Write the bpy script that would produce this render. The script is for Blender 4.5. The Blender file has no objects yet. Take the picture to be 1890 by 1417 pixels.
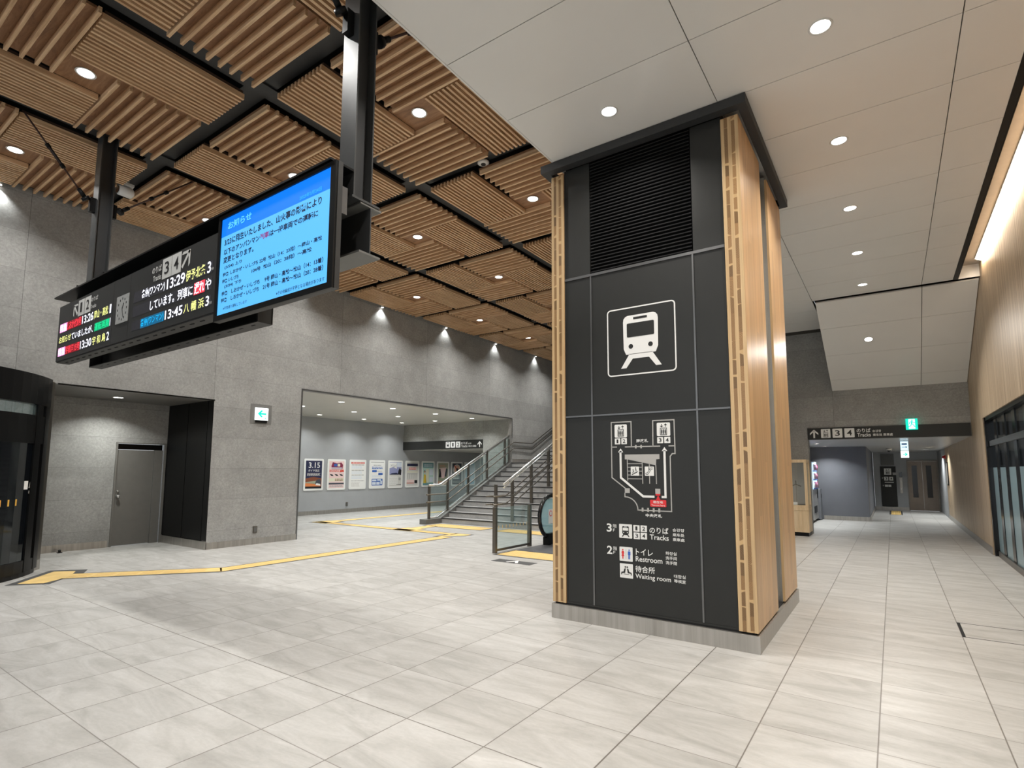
import bpy, bmesh, math, random
from mathutils import Vector, Matrix
random.seed(7)
C = bpy.context.scene.collection
PI = math.pi

# ------------------------------------------------------------------ camera, world, exposure
cam_d = bpy.data.cameras.new('camera'); cam = bpy.data.objects.new('camera', cam_d); C.objects.link(cam)
F_PX, CX, CY = 1008.22, 940.7, 764.98
YAW, PITCH, ROLL = -0.609766, 0.1011646, -0.0036962
f_ = Vector((math.sin(YAW)*math.cos(PITCH), math.cos(YAW)*math.cos(PITCH), math.sin(PITCH)))
r_ = Vector((math.cos(YAW), -math.sin(YAW), 0)); d_ = f_.cross(r_)
r2 = r_*math.cos(ROLL)+d_*math.sin(ROLL); d2 = d_*math.cos(ROLL)-r_*math.sin(ROLL)
cam.matrix_world = Matrix(((r2.x, -d2.x, -f_.x, 0), (r2.y, -d2.y, -f_.y, 0), (r2.z, -d2.z, -f_.z, 1.54), (0, 0, 0, 1)))
cam_d.sensor_fit = 'HORIZONTAL'; cam_d.sensor_width = 36.0; cam_d.lens = 36.0*F_PX/1890
cam_d.shift_x = (945-CX)/1890; cam_d.shift_y = (CY-708.5)/1890
cam_d.clip_start = 0.05; cam_d.clip_end = 200
bpy.context.scene.camera = cam
sc = bpy.context.scene
sc.view_settings.view_transform = 'Standard'; sc.view_settings.look = 'None'
sc.view_settings.exposure = 0.0; sc.view_settings.gamma = 1.0; sc.view_settings.use_curve_mapping = False
sc.cycles.use_denoising = True; sc.cycles.max_bounces = 8; sc.cycles.diffuse_bounces = 6; sc.cycles.glossy_bounces = 3
sc.cycles.transparent_max_bounces = 10; sc.cycles.use_light_tree = True; sc.cycles.sample_clamp_indirect = 6.0
w = bpy.data.worlds.new('world'); sc.world = w; w.use_nodes = True
w.node_tree.nodes['Background'].inputs[0].default_value = (0.90, 0.955, 1.0, 1)
w.node_tree.nodes['Background'].inputs[1].default_value = 1.25

P_SOFFIT, P_HALL, P_WASH, P_ROOM, P_COVE = 27.0, 46.0, 42.0, 24.0, 105.0
COL_WARM, COL_HALL, COL_ROOM = (1.0, 0.96, 0.905), (1.0, 0.985, 0.95), (0.97, 1.0, 0.99)

# ------------------------------------------------------------------ helpers
WL = {}
class MB:
    def __init__(s): s.v = []; s.f = []; s.m = []; s.sm = []
    def face(s, idx, mi=0, smooth=False): s.f.append(idx); s.m.append(mi); s.sm.append(smooth)
    def box(s, x0, x1, y0, y1, z0, z1, mi=0):
        b = len(s.v)
        s.v += [(x0,y0,z0),(x1,y0,z0),(x1,y1,z0),(x0,y1,z0),(x0,y0,z1),(x1,y0,z1),(x1,y1,z1),(x0,y1,z1)]
        for q in ((3,2,1,0),(4,5,6,7),(0,1,5,4),(1,2,6,5),(2,3,7,6),(3,0,4,7)): s.face([b+i for i in q], mi)
        return s
    def prism(s, pts, vec, mi=0):
        """closed polygon of 3D points extruded by vec"""
        b = len(s.v); n = len(pts); vec = Vector(vec)
        s.v += [tuple(p) for p in pts] + [tuple(Vector(p)+vec) for p in pts]
        s.face([b+i for i in reversed(range(n))], mi); s.face([b+n+i for i in range(n)], mi)
        for i in range(n):
            j = (i+1) % n; s.face([b+i, b+j, b+n+j, b+n+i], mi)
        return s
    def tube(s, pts, r, n=10, mi=0, cap=True, closed=False):
        pts = [Vector(p) for p in pts]; rings = []; m = len(pts)
        for i, p in enumerate(pts):
            if closed: t = (pts[(i+1) % m]-pts[i-1])
            else: t = (pts[min(i+1, m-1)]-pts[max(i-1, 0)])
            t.normalize()
            a = Vector((1,0,0)) if abs(t.x) < 0.8 else Vector((0,1,0))
            u = t.cross(a).normalized(); w_ = t.cross(u)
            b = len(s.v)
            s.v += [tuple(p+u*math.cos(2*PI*k/n)*r+w_*math.sin(2*PI*k/n)*r) for k in range(n)]
            rings.append(b)
        for i in range(m if closed else m-1):
            a, b = rings[i], rings[(i+1) % m]
            for k in range(n): s.face([a+k, a+(k+1) % n, b+(k+1) % n, b+k], mi, True)
        if cap and not closed:
            s.face([rings[0]+k for k in reversed(range(n))], mi); s.face([rings[-1]+k for k in range(n)], mi)
        return s
    def lathe(s, prof, c, n=24, axis='z', mi=0):
        """prof: list of (r, h); axis z / x / y"""
        rings = []
        for r, h in prof:
            b = len(s.v); rings.append(b)
            for k in range(n):
                a = 2*PI*k/n; p, q = r*math.cos(a), r*math.sin(a)
                o = {'z': (p, q, h), 'x': (h, p, q), 'y': (q, h, p)}[axis]
                s.v.append((c[0]+o[0], c[1]+o[1], c[2]+o[2]))
        for a, b in zip(rings, rings[1:]):
            for k in range(n): s.face([a+k, a+(k+1) % n, b+(k+1) % n, b+k], mi, True)
        if prof[0][0] > 1e-4: s.face([rings[0]+k for k in reversed(range(n))], mi)
        if prof[-1][0] > 1e-4: s.face([rings[-1]+k for k in range(n)], mi)
        return s
    def build(s, name, mat, parent=None, loc=None, bevel=0.0):
        if not isinstance(mat, (list, tuple)): mat = [mat]
        if parent is not None: o0 = Vector(WL[parent.name])
        elif loc is not None: o0 = Vector(loc)
        else:
            xs, ys, zs = zip(*s.v); o0 = Vector(((min(xs)+max(xs))/2, (min(ys)+max(ys))/2, min(zs)))
        me = bpy.data.meshes.new(name)
        me.from_pydata([(x-o0.x, y-o0.y, z-o0.z) for x, y, z in s.v], [], s.f)
        for m in mat: me.materials.append(m)
        me.polygons.foreach_set('material_index', s.m); me.polygons.foreach_set('use_smooth', s.sm)
        me.update()
        bm = bmesh.new(); bm.from_mesh(me); bmesh.ops.recalc_face_normals(bm, faces=bm.faces)
        bm.to_mesh(me); bm.free()
        o = bpy.data.objects.new(name, me); C.objects.link(o)
        if parent is not None: o.parent = parent
        else: o.location = o0
        WL[o.name] = o0
        if bevel:
            b = o.modifiers.new('bevel', 'BEVEL'); b.width = bevel; b.segments = 2; b.limit_method = 'ANGLE'
        return o
class Deco(MB):
    """flat graphics standing a hair proud of a plane; axis 'y' faces -Y (u=x, v=z), axis 'x' faces +X (u=y, v=z), axis 'z' faces up (u=x, v=y)"""
    def __init__(s, axis, c): super().__init__(); s.ax = axis; s.c = c
    def p3(s, u, v, off): return {'y': (u, s.c-off, v), 'x': (s.c+off, u, v), 'z': (u, v, s.c+off)}[s.ax]
    def poly(s, pts, off=0.002, mi=0):
        a = sum(p[0]*q[1]-q[0]*p[1] for p, q in zip(pts, pts[1:]+pts[:1]))
        if a < 0: pts = pts[::-1]
        b = len(s.v); n = len(pts)
        s.v += [s.p3(u, v, 0.0) for u, v in pts]+[s.p3(u, v, off) for u, v in pts]
        s.face([b+n+i for i in range(n)], mi)
        for i in range(n):
            j = (i+1) % n; s.face([b+i, b+j, b+n+j, b+n+i], mi)
        return s
    def rect(s, u0, v0, u1, v1, off=0.002, mi=0, r=0.0):
        if u0 > u1: u0, u1 = u1, u0
        if v0 > v1: v0, v1 = v1, v0
        if r <= 0: return s.poly([(u0,v0),(u1,v0),(u1,v1),(u0,v1)], off, mi)
        pts = []
        for cu, cv, a0 in ((u1-r, v0+r, -90), (u1-r, v1-r, 0), (u0+r, v1-r, 90), (u0+r, v0+r, 180)):
            for k in range(5):
                a = math.radians(a0+k*22.5); pts.append((cu+r*math.cos(a), cv+r*math.sin(a)))
        return s.poly(pts, off, mi)
    def circ(s, u, v, r, off=0.002, mi=0, n=20, ry=None):
        ry = ry or r
        return s.poly([(u+r*math.cos(2*PI*k/n), v+ry*math.sin(2*PI*k/n)) for k in range(n)], off, mi)
    def line(s, pts, wd, off=0.002, mi=0):
        L, R = [], []
        for i, (u, v) in enumerate(pts):
            d = Vector((0, 0))
            ds = []
            if i > 0: ds.append((Vector(pts[i])-Vector(pts[i-1])).normalized())
            if i < len(pts)-1: ds.append((Vector(pts[i+1])-Vector(pts[i])).normalized())
            t = sum(ds, Vector((0, 0))).normalized(); nn = Vector((-t.y, t.x))
            k = wd/2/max(0.35, abs(nn.dot(Vector((-ds[0].y, ds[0].x)))))
            L.append((u+nn.x*k, v+nn.y*k)); R.append((u-nn.x*k, v-nn.y*k))
        for i in range(len(pts)-1): s.poly([L[i], R[i], R[i+1], L[i+1]], off, mi)
        return s
def tag(o, label=None, cat=None, group=None, kind=None):
    if label: o['label'] = label
    if cat: o['category'] = cat
    if group: o['group'] = group
    if kind: o['kind'] = kind
    return o
def thing(name, loc, label, cat, group=None, kind='thing'):
    o = bpy.data.objects.new(name, None); C.objects.link(o); o.location = loc; o.empty_display_size = 0.1
    WL[o.name] = Vector(loc); tag(o, label, cat, group, kind); return o
def struct(name, mb, mat, **k):
    o = mb.build(name, mat, **k); o['kind'] = 'structure'; return o
def copy_tree(o, parent=None):
    c = o.copy(); C.objects.link(c); c.parent = parent
    for ch in o.children: copy_tree(ch, c)
    return c
def lamp(name, loc, power, color, parent, size=0.13, spread=130, rot=(0,0,0), kind='AREA', spot=70, blend=0.5):
    d = bpy.data.lights.new(name, kind); d.energy = power; d.color = color
    if kind == 'AREA': d.shape = 'DISK'; d.size = size; d.spread = math.radians(spread)
    else: d.spot_size = math.radians(spot); d.spot_blend = blend; d.shadow_soft_size = size
    o = bpy.data.objects.new(name, d); C.objects.link(o); o.rotation_euler = rot
    o.parent = parent; o.location = Vector(loc)-(Vector(WL[parent.name]) if parent else Vector((0,0,0)))
    return o
TEXTS = []
def text(s, u0, v0, u1, v1, axis, c, mat, parent, name='lettering', off=0.003, bold=0.0):
    TEXTS.append((s, u0, v0, u1, v1, axis, c, off, mat, parent, name, bold))
def flush_texts():
    objs = []
    for t in TEXTS:
        cu = bpy.data.curves.new('lettering_source', 'FONT'); cu.body = t[0]; cu.size = 1.0; cu.resolution_u = 3; cu.offset = t[11]
        cu.fill_mode = 'FRONT'
        o = bpy.data.objects.new('lettering_source', cu); C.objects.link(o); objs.append(o)
    bpy.context.view_layer.update()
    dg = bpy.context.evaluated_depsgraph_get(); parts = {}
    for t, o in zip(TEXTS, objs):
        me = bpy.data.meshes.new_from_object(o.evaluated_get(dg))
        s, u0, v0, u1, v1, ax, c, off, mat, parent, name, bold = t
        key = (parent.name, name, mat.name, len(parts))
        mb = parts.setdefault(key, (MB(), parent, name, mat))[0]
        if not me.vertices: continue
        xs = [v.co.x for v in me.vertices]; ys = [v.co.y for v in me.vertices]
        x0, x1, y0, y1 = min(xs), max(xs), min(ys), max(ys)
        su = (u1-u0)/max(1e-6, x1-x0); sv = (v1-v0)/max(1e-6, y1-y0)
        b = len(mb.v)
        for v in me.vertices:
            u = u0+(v.co.x-x0)*su; q = v0+(v.co.y-y0)*sv
            mb.v.append({'y': (u, c-off, q), 'x': (c+off, u, q), 'z': (u, q, c+off)}[ax])
        for p in me.polygons: mb.face([b+i for i in p.vertices])
        bpy.data.meshes.remove(me)
    for o in objs:
        d = o.data; bpy.data.objects.remove(o); bpy.data.curves.remove(d)
    for mb, parent, name, mat in parts.values():
        if mb.v: mb.build(name, mat, parent)

# ------------------------------------------------------------------ materials
class NB:
    def __init__(s, mat): s.nt = mat.node_tree; s.N = s.nt.nodes; s.L = s.nt.links
    def put(s, sock, v):
        if isinstance(v, bpy.types.NodeSocket): s.L.new(v, sock)
        else: sock.default_value = v
    def node(s, t, **k):
        n = s.N.new(t)
        for a, b in k.items(): setattr(n, a, b)
        return n
    def math(s, op, a, b=0.0, c=0.0):
        n = s.node('ShaderNodeMath', operation=op); s.put(n.inputs[0], a); s.put(n.inputs[1], b); s.put(n.inputs[2], c); return n.outputs[0]
    def pos(s):
        g = s.node('ShaderNodeNewGeometry'); x = s.node('ShaderNodeSeparateXYZ'); s.L.new(g.outputs['Position'], x.inputs[0])
        s.geo = g; return x.outputs[0], x.outputs[1], x.outputs[2]
    def xyz(s, a, b, c):
        n = s.node('ShaderNodeCombineXYZ'); s.put(n.inputs[0], a); s.put(n.inputs[1], b); s.put(n.inputs[2], c); return n.outputs[0]
    def noise(s, vec, scale=1.0, detail=3.0, rough=0.55, dist=0.0):
        n = s.node('ShaderNodeTexNoise'); s.put(n.inputs['Vector'], vec); s.put(n.inputs['Scale'], scale); s.put(n.inputs['Detail'], detail)
        s.put(n.inputs['Roughness'], rough); s.put(n.inputs['Distortion'], dist); return n.outputs['Fac']
    def white(s, vec):
        n = s.node('ShaderNodeTexWhiteNoise', noise_dimensions='3D'); s.put(n.inputs['Vector'], vec); return n.outputs['Value']
    def map(s, v, a, b, c=0.0, d=1.0):
        n = s.node('ShaderNodeMapRange'); s.put(n.inputs[0], v); s.put(n.inputs[1], a); s.put(n.inputs[2], b); s.put(n.inputs[3], c); s.put(n.inputs[4], d); return n.outputs[0]
    def mix(s, f, a, b):
        n = s.node('ShaderNodeMix', data_type='RGBA'); s.put(n.inputs[0], f)
        s.put(n.inputs[6], a if isinstance(a, bpy.types.NodeSocket) else (*a, 1)); s.put(n.inputs[7], b if isinstance(b, bpy.types.NodeSocket) else (*b, 1)); return n.outputs[2]
    def mul(s, col, f):
        n = s.node('ShaderNodeMix', data_type='RGBA', blend_type='MULTIPLY'); n.inputs[0].default_value = 1.0
        s.put(n.inputs[6], col if isinstance(col, bpy.types.NodeSocket) else (*col, 1))
        c = s.node('ShaderNodeCombineColor'); [s.put(c.inputs[i], f) for i in range(3)]; s.L.new(c.outputs[0], n.inputs[7]); return n.outputs[2]
    def ramp(s, f, stops):
        n = s.node('ShaderNodeValToRGB'); s.put(n.inputs[0], f); e = n.color_ramp.elements
        while len(e) < len(stops): e.new(0.5)
        for el, (p, c) in zip(e, stops): el.position = p; el.color = (*c, 1)
        return n.outputs[0]
    def lines(s, v, origin, pitch, half):
        """1 on grid lines of the given pitch"""
        q = s.math('DIVIDE', s.math('SUBTRACT', v, origin), pitch)
        fr = s.math('ABSOLUTE', s.math('SUBTRACT', s.math('FRACT', s.math('ADD', q, 0.5)), 0.5))
        return s.map(s.math('MULTIPLY', fr, pitch), half*0.6, half*1.5, 1.0, 0.0), s.math('FLOOR', q)
def M(name, base=(0.5,0.5,0.5), rough=0.5, metal=0.0, emit=None, es=0.0, spec=0.5, var=0.06, scale=9.0, alpha=1.0):
    m = bpy.data.materials.new(name); m.use_nodes = True; p = m.node_tree.nodes['Principled BSDF']
    p.inputs['Roughness'].default_value = rough; p.inputs['Metallic'].default_value = metal; p.inputs['Specular IOR Level'].default_value = spec
    p.inputs['Base Color'].default_value = (*base, 1)
    if emit: p.inputs['Emission Color'].default_value = (*emit, 1); p.inputs['Emission Strength'].default_value = es
    if alpha < 1: p.inputs['Alpha'].default_value = alpha
    if var > 0:
        b = NB(m); x, y, z = b.pos(); n = b.noise(b.xyz(x, y, z), scale, 3.0)
        b.L.new(b.mul(base, b.map(n, 0.25, 0.75, 1-var, 1+var)), p.inputs['Base Color'])
    return m
def MX(name, fn, rough=0.5, metal=0.0, spec=0.5):
    m = bpy.data.materials.new(name); m.use_nodes = True; p = m.node_tree.nodes['Principled BSDF']
    p.inputs['Roughness'].default_value = rough; p.inputs['Metallic'].default_value = metal; p.inputs['Specular IOR Level'].default_value = spec
    b = NB(m); fn(b, p); return m
def f_floor(b, p):
    x, y, z = b.pos()
    lx, cx = b.lines(x, -0.153, 0.6033, 0.0034); ly, cy = b.lines(y, 1.965, 0.6023, 0.0029)
    rnd = b.white(b.xyz(cx, cy, 0.0)); rn2 = b.white(b.xyz(cx, cy, 5.0))
    v1 = b.noise(b.xyz(b.math('ADD', x, b.math('MULTIPLY', rnd, 37.0)), b.math('MULTIPLY', y, 3.4), rn2), 1.5, 6.0, 0.62, 0.9)
    v2 = b.noise(b.xyz(b.math('MULTIPLY', x, 1.0), b.math('ADD', b.math('MULTIPLY', y, 2.0), b.math('MULTIPLY', rn2, 19.0)), 0.0), 22.0, 4.0, 0.7)
    col = b.ramp(v1, [(0.28, (0.33,0.322,0.303)), (0.5, (0.42,0.411,0.392)), (0.75, (0.51,0.502,0.486))])
    col = b.mul(col, b.map(v2, 0.3, 0.7, 0.94, 1.05)); col = b.mul(col, b.map(rnd, 0, 1, 0.95, 1.04))
    ex = b.map(b.math('ABSOLUTE', b.math('SUBTRACT', x, -1.3595)), 0.003, 0.006, 1.0, 0.0)
    ey = b.map(b.math('ABSOLUTE', b.math('SUBTRACT', y, 2.567)), 0.0025, 0.005, 1.0, 0.0)
    l = b.math('MAXIMUM', b.math('MULTIPLY', lx, 0.85), b.math('MULTIPLY', ly, 0.66)); l = b.math('MAXIMUM', l, b.math('MULTIPLY', b.math('MAXIMUM', ex, ey), 0.9))
    b.L.new(b.mix(l, col, (0.10,0.085,0.07)), p.inputs['Base Color'])
    b.L.new(b.map(v1, 0.3, 0.7, 0.46, 0.36), p.inputs['Roughness'])
def stone(axis, base, u0=2.42, pu=2.99, v0=0.34, pv=0.6075):
    def fn(b, p):
        x, y, z = b.pos(); u = y if axis == 'x' else x
        lv, cv = b.lines(z, v0, pv, 0.0022)
        odd = b.math('MULTIPLY', b.math('MODULO', b.math('ABSOLUTE', cv), 2.0), 0.0)
        lu, cu = b.lines(b.math('ADD', u, odd), u0, pu, 0.003)
        rnd = b.white(b.xyz(cu, cv, 1.0)); vec = b.xyz(x, y, z)
        n1 = b.noise(vec, 2.2, 5.0, 0.65); n2 = b.noise(vec, 24.0, 5.0, 0.75, 0.6)
        col = b.mul(base, b.map(rnd, 0, 1, 0.93, 1.07)); col = b.mul(col, b.map(n1, 0.3, 0.7, 0.88, 1.12)); col = b.mul(col, b.map(n2, 0.3, 0.7, 0.80, 1.22))
        l = b.math('MAXIMUM', b.math('MULTIPLY', lu, 0.6), b.math('MULTIPLY', lv, 0.42))
        b.L.new(b.mix(l, col, (0.03,0.03,0.03)), p.inputs['Base Color'])
    return fn
def streak(c0, c1, c2, fu=26.0, fz=0.55, axis='y', board=0.0):
    """wood with its grain along z (axis = the wall's horizontal), or along x / y when axis names two letters"""
    def fn(b, p):
        x, y, z = b.pos(); d = {'x': x, 'y': y, 'z': z}
        if len(axis) == 1: a, g, o = d[axis], z, (x if axis == 'y' else y)
        else: a, g, o = d[axis[1]], d[axis[0]], z
        rnd = 0.0
        if board: 
            cell = b.math('FLOOR', b.math('DIVIDE', a, board)); rnd = b.math('MULTIPLY', b.white(b.xyz(cell, 2.0, 0.0)), 9.0)
        n = b.noise(b.xyz(b.math('MULTIPLY', a, fu), b.math('ADD', b.math('MULTIPLY', g, fz), rnd), b.math('MULTIPLY', o, fu)), 1.0, 5.0, 0.65, 0.5)
        n2 = b.noise(b.xyz(b.math('MULTIPLY', a, fu*6), b.math('MULTIPLY', g, fz*4), b.math('MULTIPLY', o, fu*6)), 1.0, 3.0)
        col = b.mul(b.ramp(n, [(0.34, c0), (0.5, c1), (0.66, c2)]), b.map(n2, 0.3, 0.7, 0.9, 1.1))
        if board: col = b.mul(col, b.map(b.white(b.xyz(cell, 7.0, 0.0)), 0, 1, 0.88, 1.1))
        b.L.new(col, p.inputs['Base Color'])
    return fn
def clt(x0, wdt):
    def fn(b, p):
        x, y, z = b.pos()
        t = b.math('MULTIPLY', b.math('DIVIDE', b.math('SUBTRACT', x, x0), wdt), 5.0); lay = b.math('FLOOR', t)
        odd = b.math('GREATER_THAN', b.math('MODULO', lay, 2.0), 0.5)
        zz = b.math('ADD', b.math('ADD', z, b.math('MULTIPLY', b.white(b.xyz(lay, 0.0, 0.0)), 0.4)), b.math('MULTIPLY', b.noise(b.xyz(0.0, lay, z), 2.3, 1.0), 0.22))
        c = b.math('FLOOR', b.math('DIVIDE', zz, 0.145)); r1 = b.white(b.xyz(c, lay, 1.0)); r2_ = b.white(b.xyz(c, lay, 2.0))
        dz = b.math('SUBTRACT', b.math('SUBTRACT', zz, b.math('MULTIPLY', c, 0.145)), b.map(r1, 0, 1, 0.03, 0.115))
        dx = b.math('SUBTRACT', b.math('MULTIPLY', b.math('SUBTRACT', b.math('FRACT', t), b.map(r2_, 0, 1, -0.9, 1.9)), wdt/5), 0.0)
        dist = b.math('SQRT', b.math('ADD', b.math('MULTIPLY', dx, dx), b.math('MULTIPLY', dz, dz)))
        ring = b.math('FRACT', b.math('MULTIPLY', dist, 95.0))
        end = b.mul(b.ramp(ring, [(0.0, (0.20,0.11,0.045)), (0.6, (0.33,0.195,0.09)), (1.0, (0.24,0.135,0.055))]), b.map(r1, 0, 1, 0.6, 1.35))
        end = b.mix(b.map(dist, 0.086, 0.092), end, (0.58,0.385,0.19))
        gr = b.noise(b.xyz(b.math('MULTIPLY', x, 60.0), b.math('MULTIPLY', y, 60.0), b.math('MULTIPLY', z, 1.2)), 1.0, 4.0, 0.6, 0.4)
        lon = b.ramp(gr, [(0.3, (0.49,0.325,0.165)), (0.55, (0.60,0.42,0.225)), (0.75, (0.68,0.50,0.28))])
        edge = b.mix(odd, lon, end)
        g2 = b.noise(b.xyz(b.math('MULTIPLY', x, 18.0), b.math('MULTIPLY', y, 34.0), b.math('MULTIPLY', z, 0.7)), 1.0, 6.0, 0.68, 0.6)
        bd = b.math('FLOOR', b.math('DIVIDE', y, 0.115)); stg = b.math('FLOOR', b.math('ADD', b.math('DIVIDE', z, 1.3), b.math('MULTIPLY', b.white(b.xyz(bd, 0.0, 3.0)), 7.0)))
        face = b.ramp(g2, [(0.25, (0.46,0.265,0.12)), (0.5, (0.63,0.39,0.19)), (0.75, (0.76,0.53,0.28))])
        face = b.mul(face, b.map(b.white(b.xyz(bd, stg, 4.0)), 0, 1, 0.9, 1.1))
        n = b.node('ShaderNodeSeparateXYZ'); b.L.new(b.geo.outputs['Normal'], n.inputs[0])
        ny = b.math('GREATER_THAN', b.math('ABSOLUTE', n.outputs[1]), 0.5)
        b.L.new(b.mix(ny, face, edge), p.inputs['Base Color'])
    return fn
def f_board(b, p):   # knotty cedar behind the ceiling ribs, grain along x
    x, y, z = b.pos()
    n = b.noise(b.xyz(b.math('MULTIPLY', x, 2.2), b.math('MULTIPLY', y, 16.0), 0.0), 1.0, 6.0, 0.7, 1.2)
    k = b.noise(b.xyz(b.math('MULTIPLY', x, 9.0), b.math('MULTIPLY', y, 16.0), 3.0), 1.0, 2.0, 0.5, 0.3)
    col = b.ramp(n, [(0.25, (0.17,0.082,0.042)), (0.5, (0.30,0.155,0.075)), (0.75, (0.42,0.24,0.125))])
    b.L.new(b.mix(b.map(k, 0.70, 0.76, 0.0, 0.75), col, (0.06,0.025,0.012)), p.inputs['Base Color'])
def f_steel(b, p):
    x, y, z = b.pos(); n = b.noise(b.xyz(b.math('MULTIPLY', x, 18.0), b.math('MULTIPLY', y, 18.0), b.math('MULTIPLY', z, 0.6)), 1.0, 4.0, 0.6)
    b.L.new(b.ramp(n, [(0.3, (0.36,0.34,0.31)), (0.7, (0.50,0.48,0.45))]), p.inputs['Base Color'])
    b.L.new(b.map(n, 0.3, 0.7, 0.30, 0.42), p.inputs['Roughness'])
def f_granite(b, p):
    x, y, z = b.pos(); v = b.xyz(x, y, z); n = b.noise(v, 60.0, 4.0, 0.7); n2 = b.noise(v, 1.8, 3.0)
    b.L.new(b.mul(b.ramp(n, [(0.3, (0.26,0.255,0.25)), (0.7, (0.44,0.435,0.425))]), b.map(n2, 0.3, 0.7, 0.85, 1.15)), p.inputs['Base Color'])
def glass(name, tint, op, rough=0.02):
    m = bpy.data.materials.new(name); m.use_nodes = True; nt = m.node_tree; nt.nodes.remove(nt.nodes['Principled BSDF'])
    out = nt.nodes['Material Output']; t = nt.nodes.new('ShaderNodeBsdfTransparent'); t.inputs[0].default_value = (*[1-(1-c)*0.25 for c in tint], 1)
    g = nt.nodes.new('ShaderNodeBsdfGlossy'); g.inputs['Roughness'].default_value = rough; g.inputs[0].default_value = (0.95,1,1,1)
    d = nt.nodes.new('ShaderNodeBsdfDiffuse'); d.inputs[0].default_value = (*tint, 1)
    lw = nt.nodes.new('ShaderNodeLayerWeight'); lw.inputs[0].default_value = 0.5; fr = nt.nodes.new('ShaderNodeMapRange'); nt.links.new(lw.outputs['Facing'], fr.inputs[0]); fr.inputs[1].default_value = 0.35; fr.inputs[2].default_value = 1.0; fr.inputs[3].default_value = 0.03; fr.inputs[4].default_value = 0.35
    a = nt.nodes.new('ShaderNodeMixShader'); a.inputs[0].default_value = op; nt.links.new(t.outputs[0], a.inputs[1]); nt.links.new(d.outputs[0], a.inputs[2])
    e = nt.nodes.new('ShaderNodeMixShader'); nt.links.new(fr.outputs[0], e.inputs[0]); nt.links.new(a.outputs[0], e.inputs[1]); nt.links.new(g.outputs[0], e.inputs[2])
    nt.links.new(e.outputs[0], out.inputs[0]); return m
def E_(name, col, s): 
    return M(name, tuple(c*0.3 for c in col), 0.5, 0, col, s, var=0.0)
m_floor = MX('floor_tile', f_floor, 0.4, 0, 0.45)
m_stone = MX('stone_panel_wall', stone('x', (0.305,0.303,0.292)), 0.62, 0, 0.3)
m_stone_y = MX('stone_panel_end_wall', stone('y', (0.305,0.303,0.292), -1.119, 2.99), 0.62, 0, 0.3)
m_paint = M('grey_blue_paint', (0.36,0.37,0.38), 0.6, var=0.04, scale=3)
m_paint_d = M('slate_paint', (0.125,0.132,0.15), 0.6, var=0.04, scale=3)
m_soffit = M('white_soffit_panel', (0.79,0.775,0.745), 0.3, spec=0.35, var=0.015, scale=2)
m_room_ceil = M('room_ceiling_panel', (0.56,0.55,0.50), 0.35, var=0.03, scale=2)
m_gap = M('joint_shadow', (0.05,0.045,0.04), 0.8)
m_void = M('dark_void', (0.012,0.012,0.013), 0.9)
m_black = M('black_metal', (0.006,0.0062,0.0064), 0.36, 0, spec=0.2)
m_blackgloss = M('black_gloss', (0.007,0.007,0.008), 0.14, 0, spec=0.5)
m_board = M('black_board', (0.021,0.0215,0.020), 0.42, spec=0.35, var=0.05)
m_trim = M('grey_trim', (0.17,0.17,0.17), 0.3, 0.7)
m_post = M('post_paint', (0.060,0.062,0.062), 0.4, 0.25, var=0.1)
m_beam = M('beam_paint', (0.030,0.031,0.032), 0.55, var=0.1)
m_beam2 = M('support_beam_paint', (0.15,0.15,0.14), 0.5, 0.2)
m_steel = MX('stainless_steel', f_steel, 0.34, 0.85, 0.5)
m_chrome = M('polished_steel', (0.74,0.74,0.72), 0.26, 0.85, var=0.02)
m_steel_d = M('bronze_steel', (0.16,0.145,0.125), 0.32, 0.8)
m_cltR = MX('laminated_timber_right', clt(-1.166, 0.158), 0.36, 0, 0.45)
m_cltL = MX('laminated_timber_left', clt(-3.022, 0.156), 0.36, 0, 0.45)
m_slat = MX('cedar_slat', streak((0.46,0.27,0.14), (0.62,0.40,0.225), (0.74,0.52,0.31), 30.0, 1.2, 'yx'), 0.5)
m_rib = MX('cedar_rib', streak((0.48,0.29,0.155), (0.64,0.42,0.24), (0.76,0.54,0.33), 30.0, 1.2, 'xy'), 0.5)
m_cedar = MX('cedar_board', f_board, 0.55)
m_slatshade = M('slat_backing_shade', (0.05,0.026,0.014), 0.8)  # backing wood, with the shade between the slats put into its dark colour
m_oakwall = MX('streaked_wood_wall', streak((0.31,0.215,0.13), (0.47,0.355,0.235), (0.61,0.485,0.345), 30.0, 0.22, 'y'), 0.45)
m_oak = MX('pale_oak', streak((0.60,0.43,0.25), (0.68,0.51,0.31), (0.74,0.58,0.38), 14.0, 0.8, 'x'), 0.45)
m_granite = MX('stair_granite', f_granite, 0.55)
m_nosing = M('stair_nosing', (0.03,0.03,0.032), 0.6)
m_stringer = M('stringer_panel', (0.15,0.148,0.14), 0.45, 0.3)
m_yellow = M('tactile_yellow', (0.70,0.49,0.18), 0.6, var=0.10, scale=6)
m_yellowbump = M('tactile_bump', (0.74,0.53,0.21), 0.55, var=0.05)
m_matdark = M('dark_floor_strip', (0.055,0.055,0.055), 0.6)
m_plate = M('escalator_plate', (0.11,0.11,0.115), 0.5, 0.4)
m_white = M('white_print', (0.80,0.80,0.78), 0.5, var=0.0)
m_mapgrey = M('grey_print', (0.42,0.41,0.39), 0.5, var=0.0)
m_ink = M('black_print', (0.012,0.012,0.012), 0.5, var=0.0)
m_red = M('red_print', (0.70,0.025,0.03), 0.5, var=0.0)
m_blue = M('blue_print', (0.03,0.12,0.50), 0.5, var=0.0)
m_glass = glass('clear_glass', (0.62,0.80,0.80), 0.06)
m_glassblue = glass('blue_glass', (0.50,0.74,0.80), 0.55)
m_glassdark = glass('dark_glass', (0.004,0.005,0.007), 0.80, 0.05)
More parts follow.
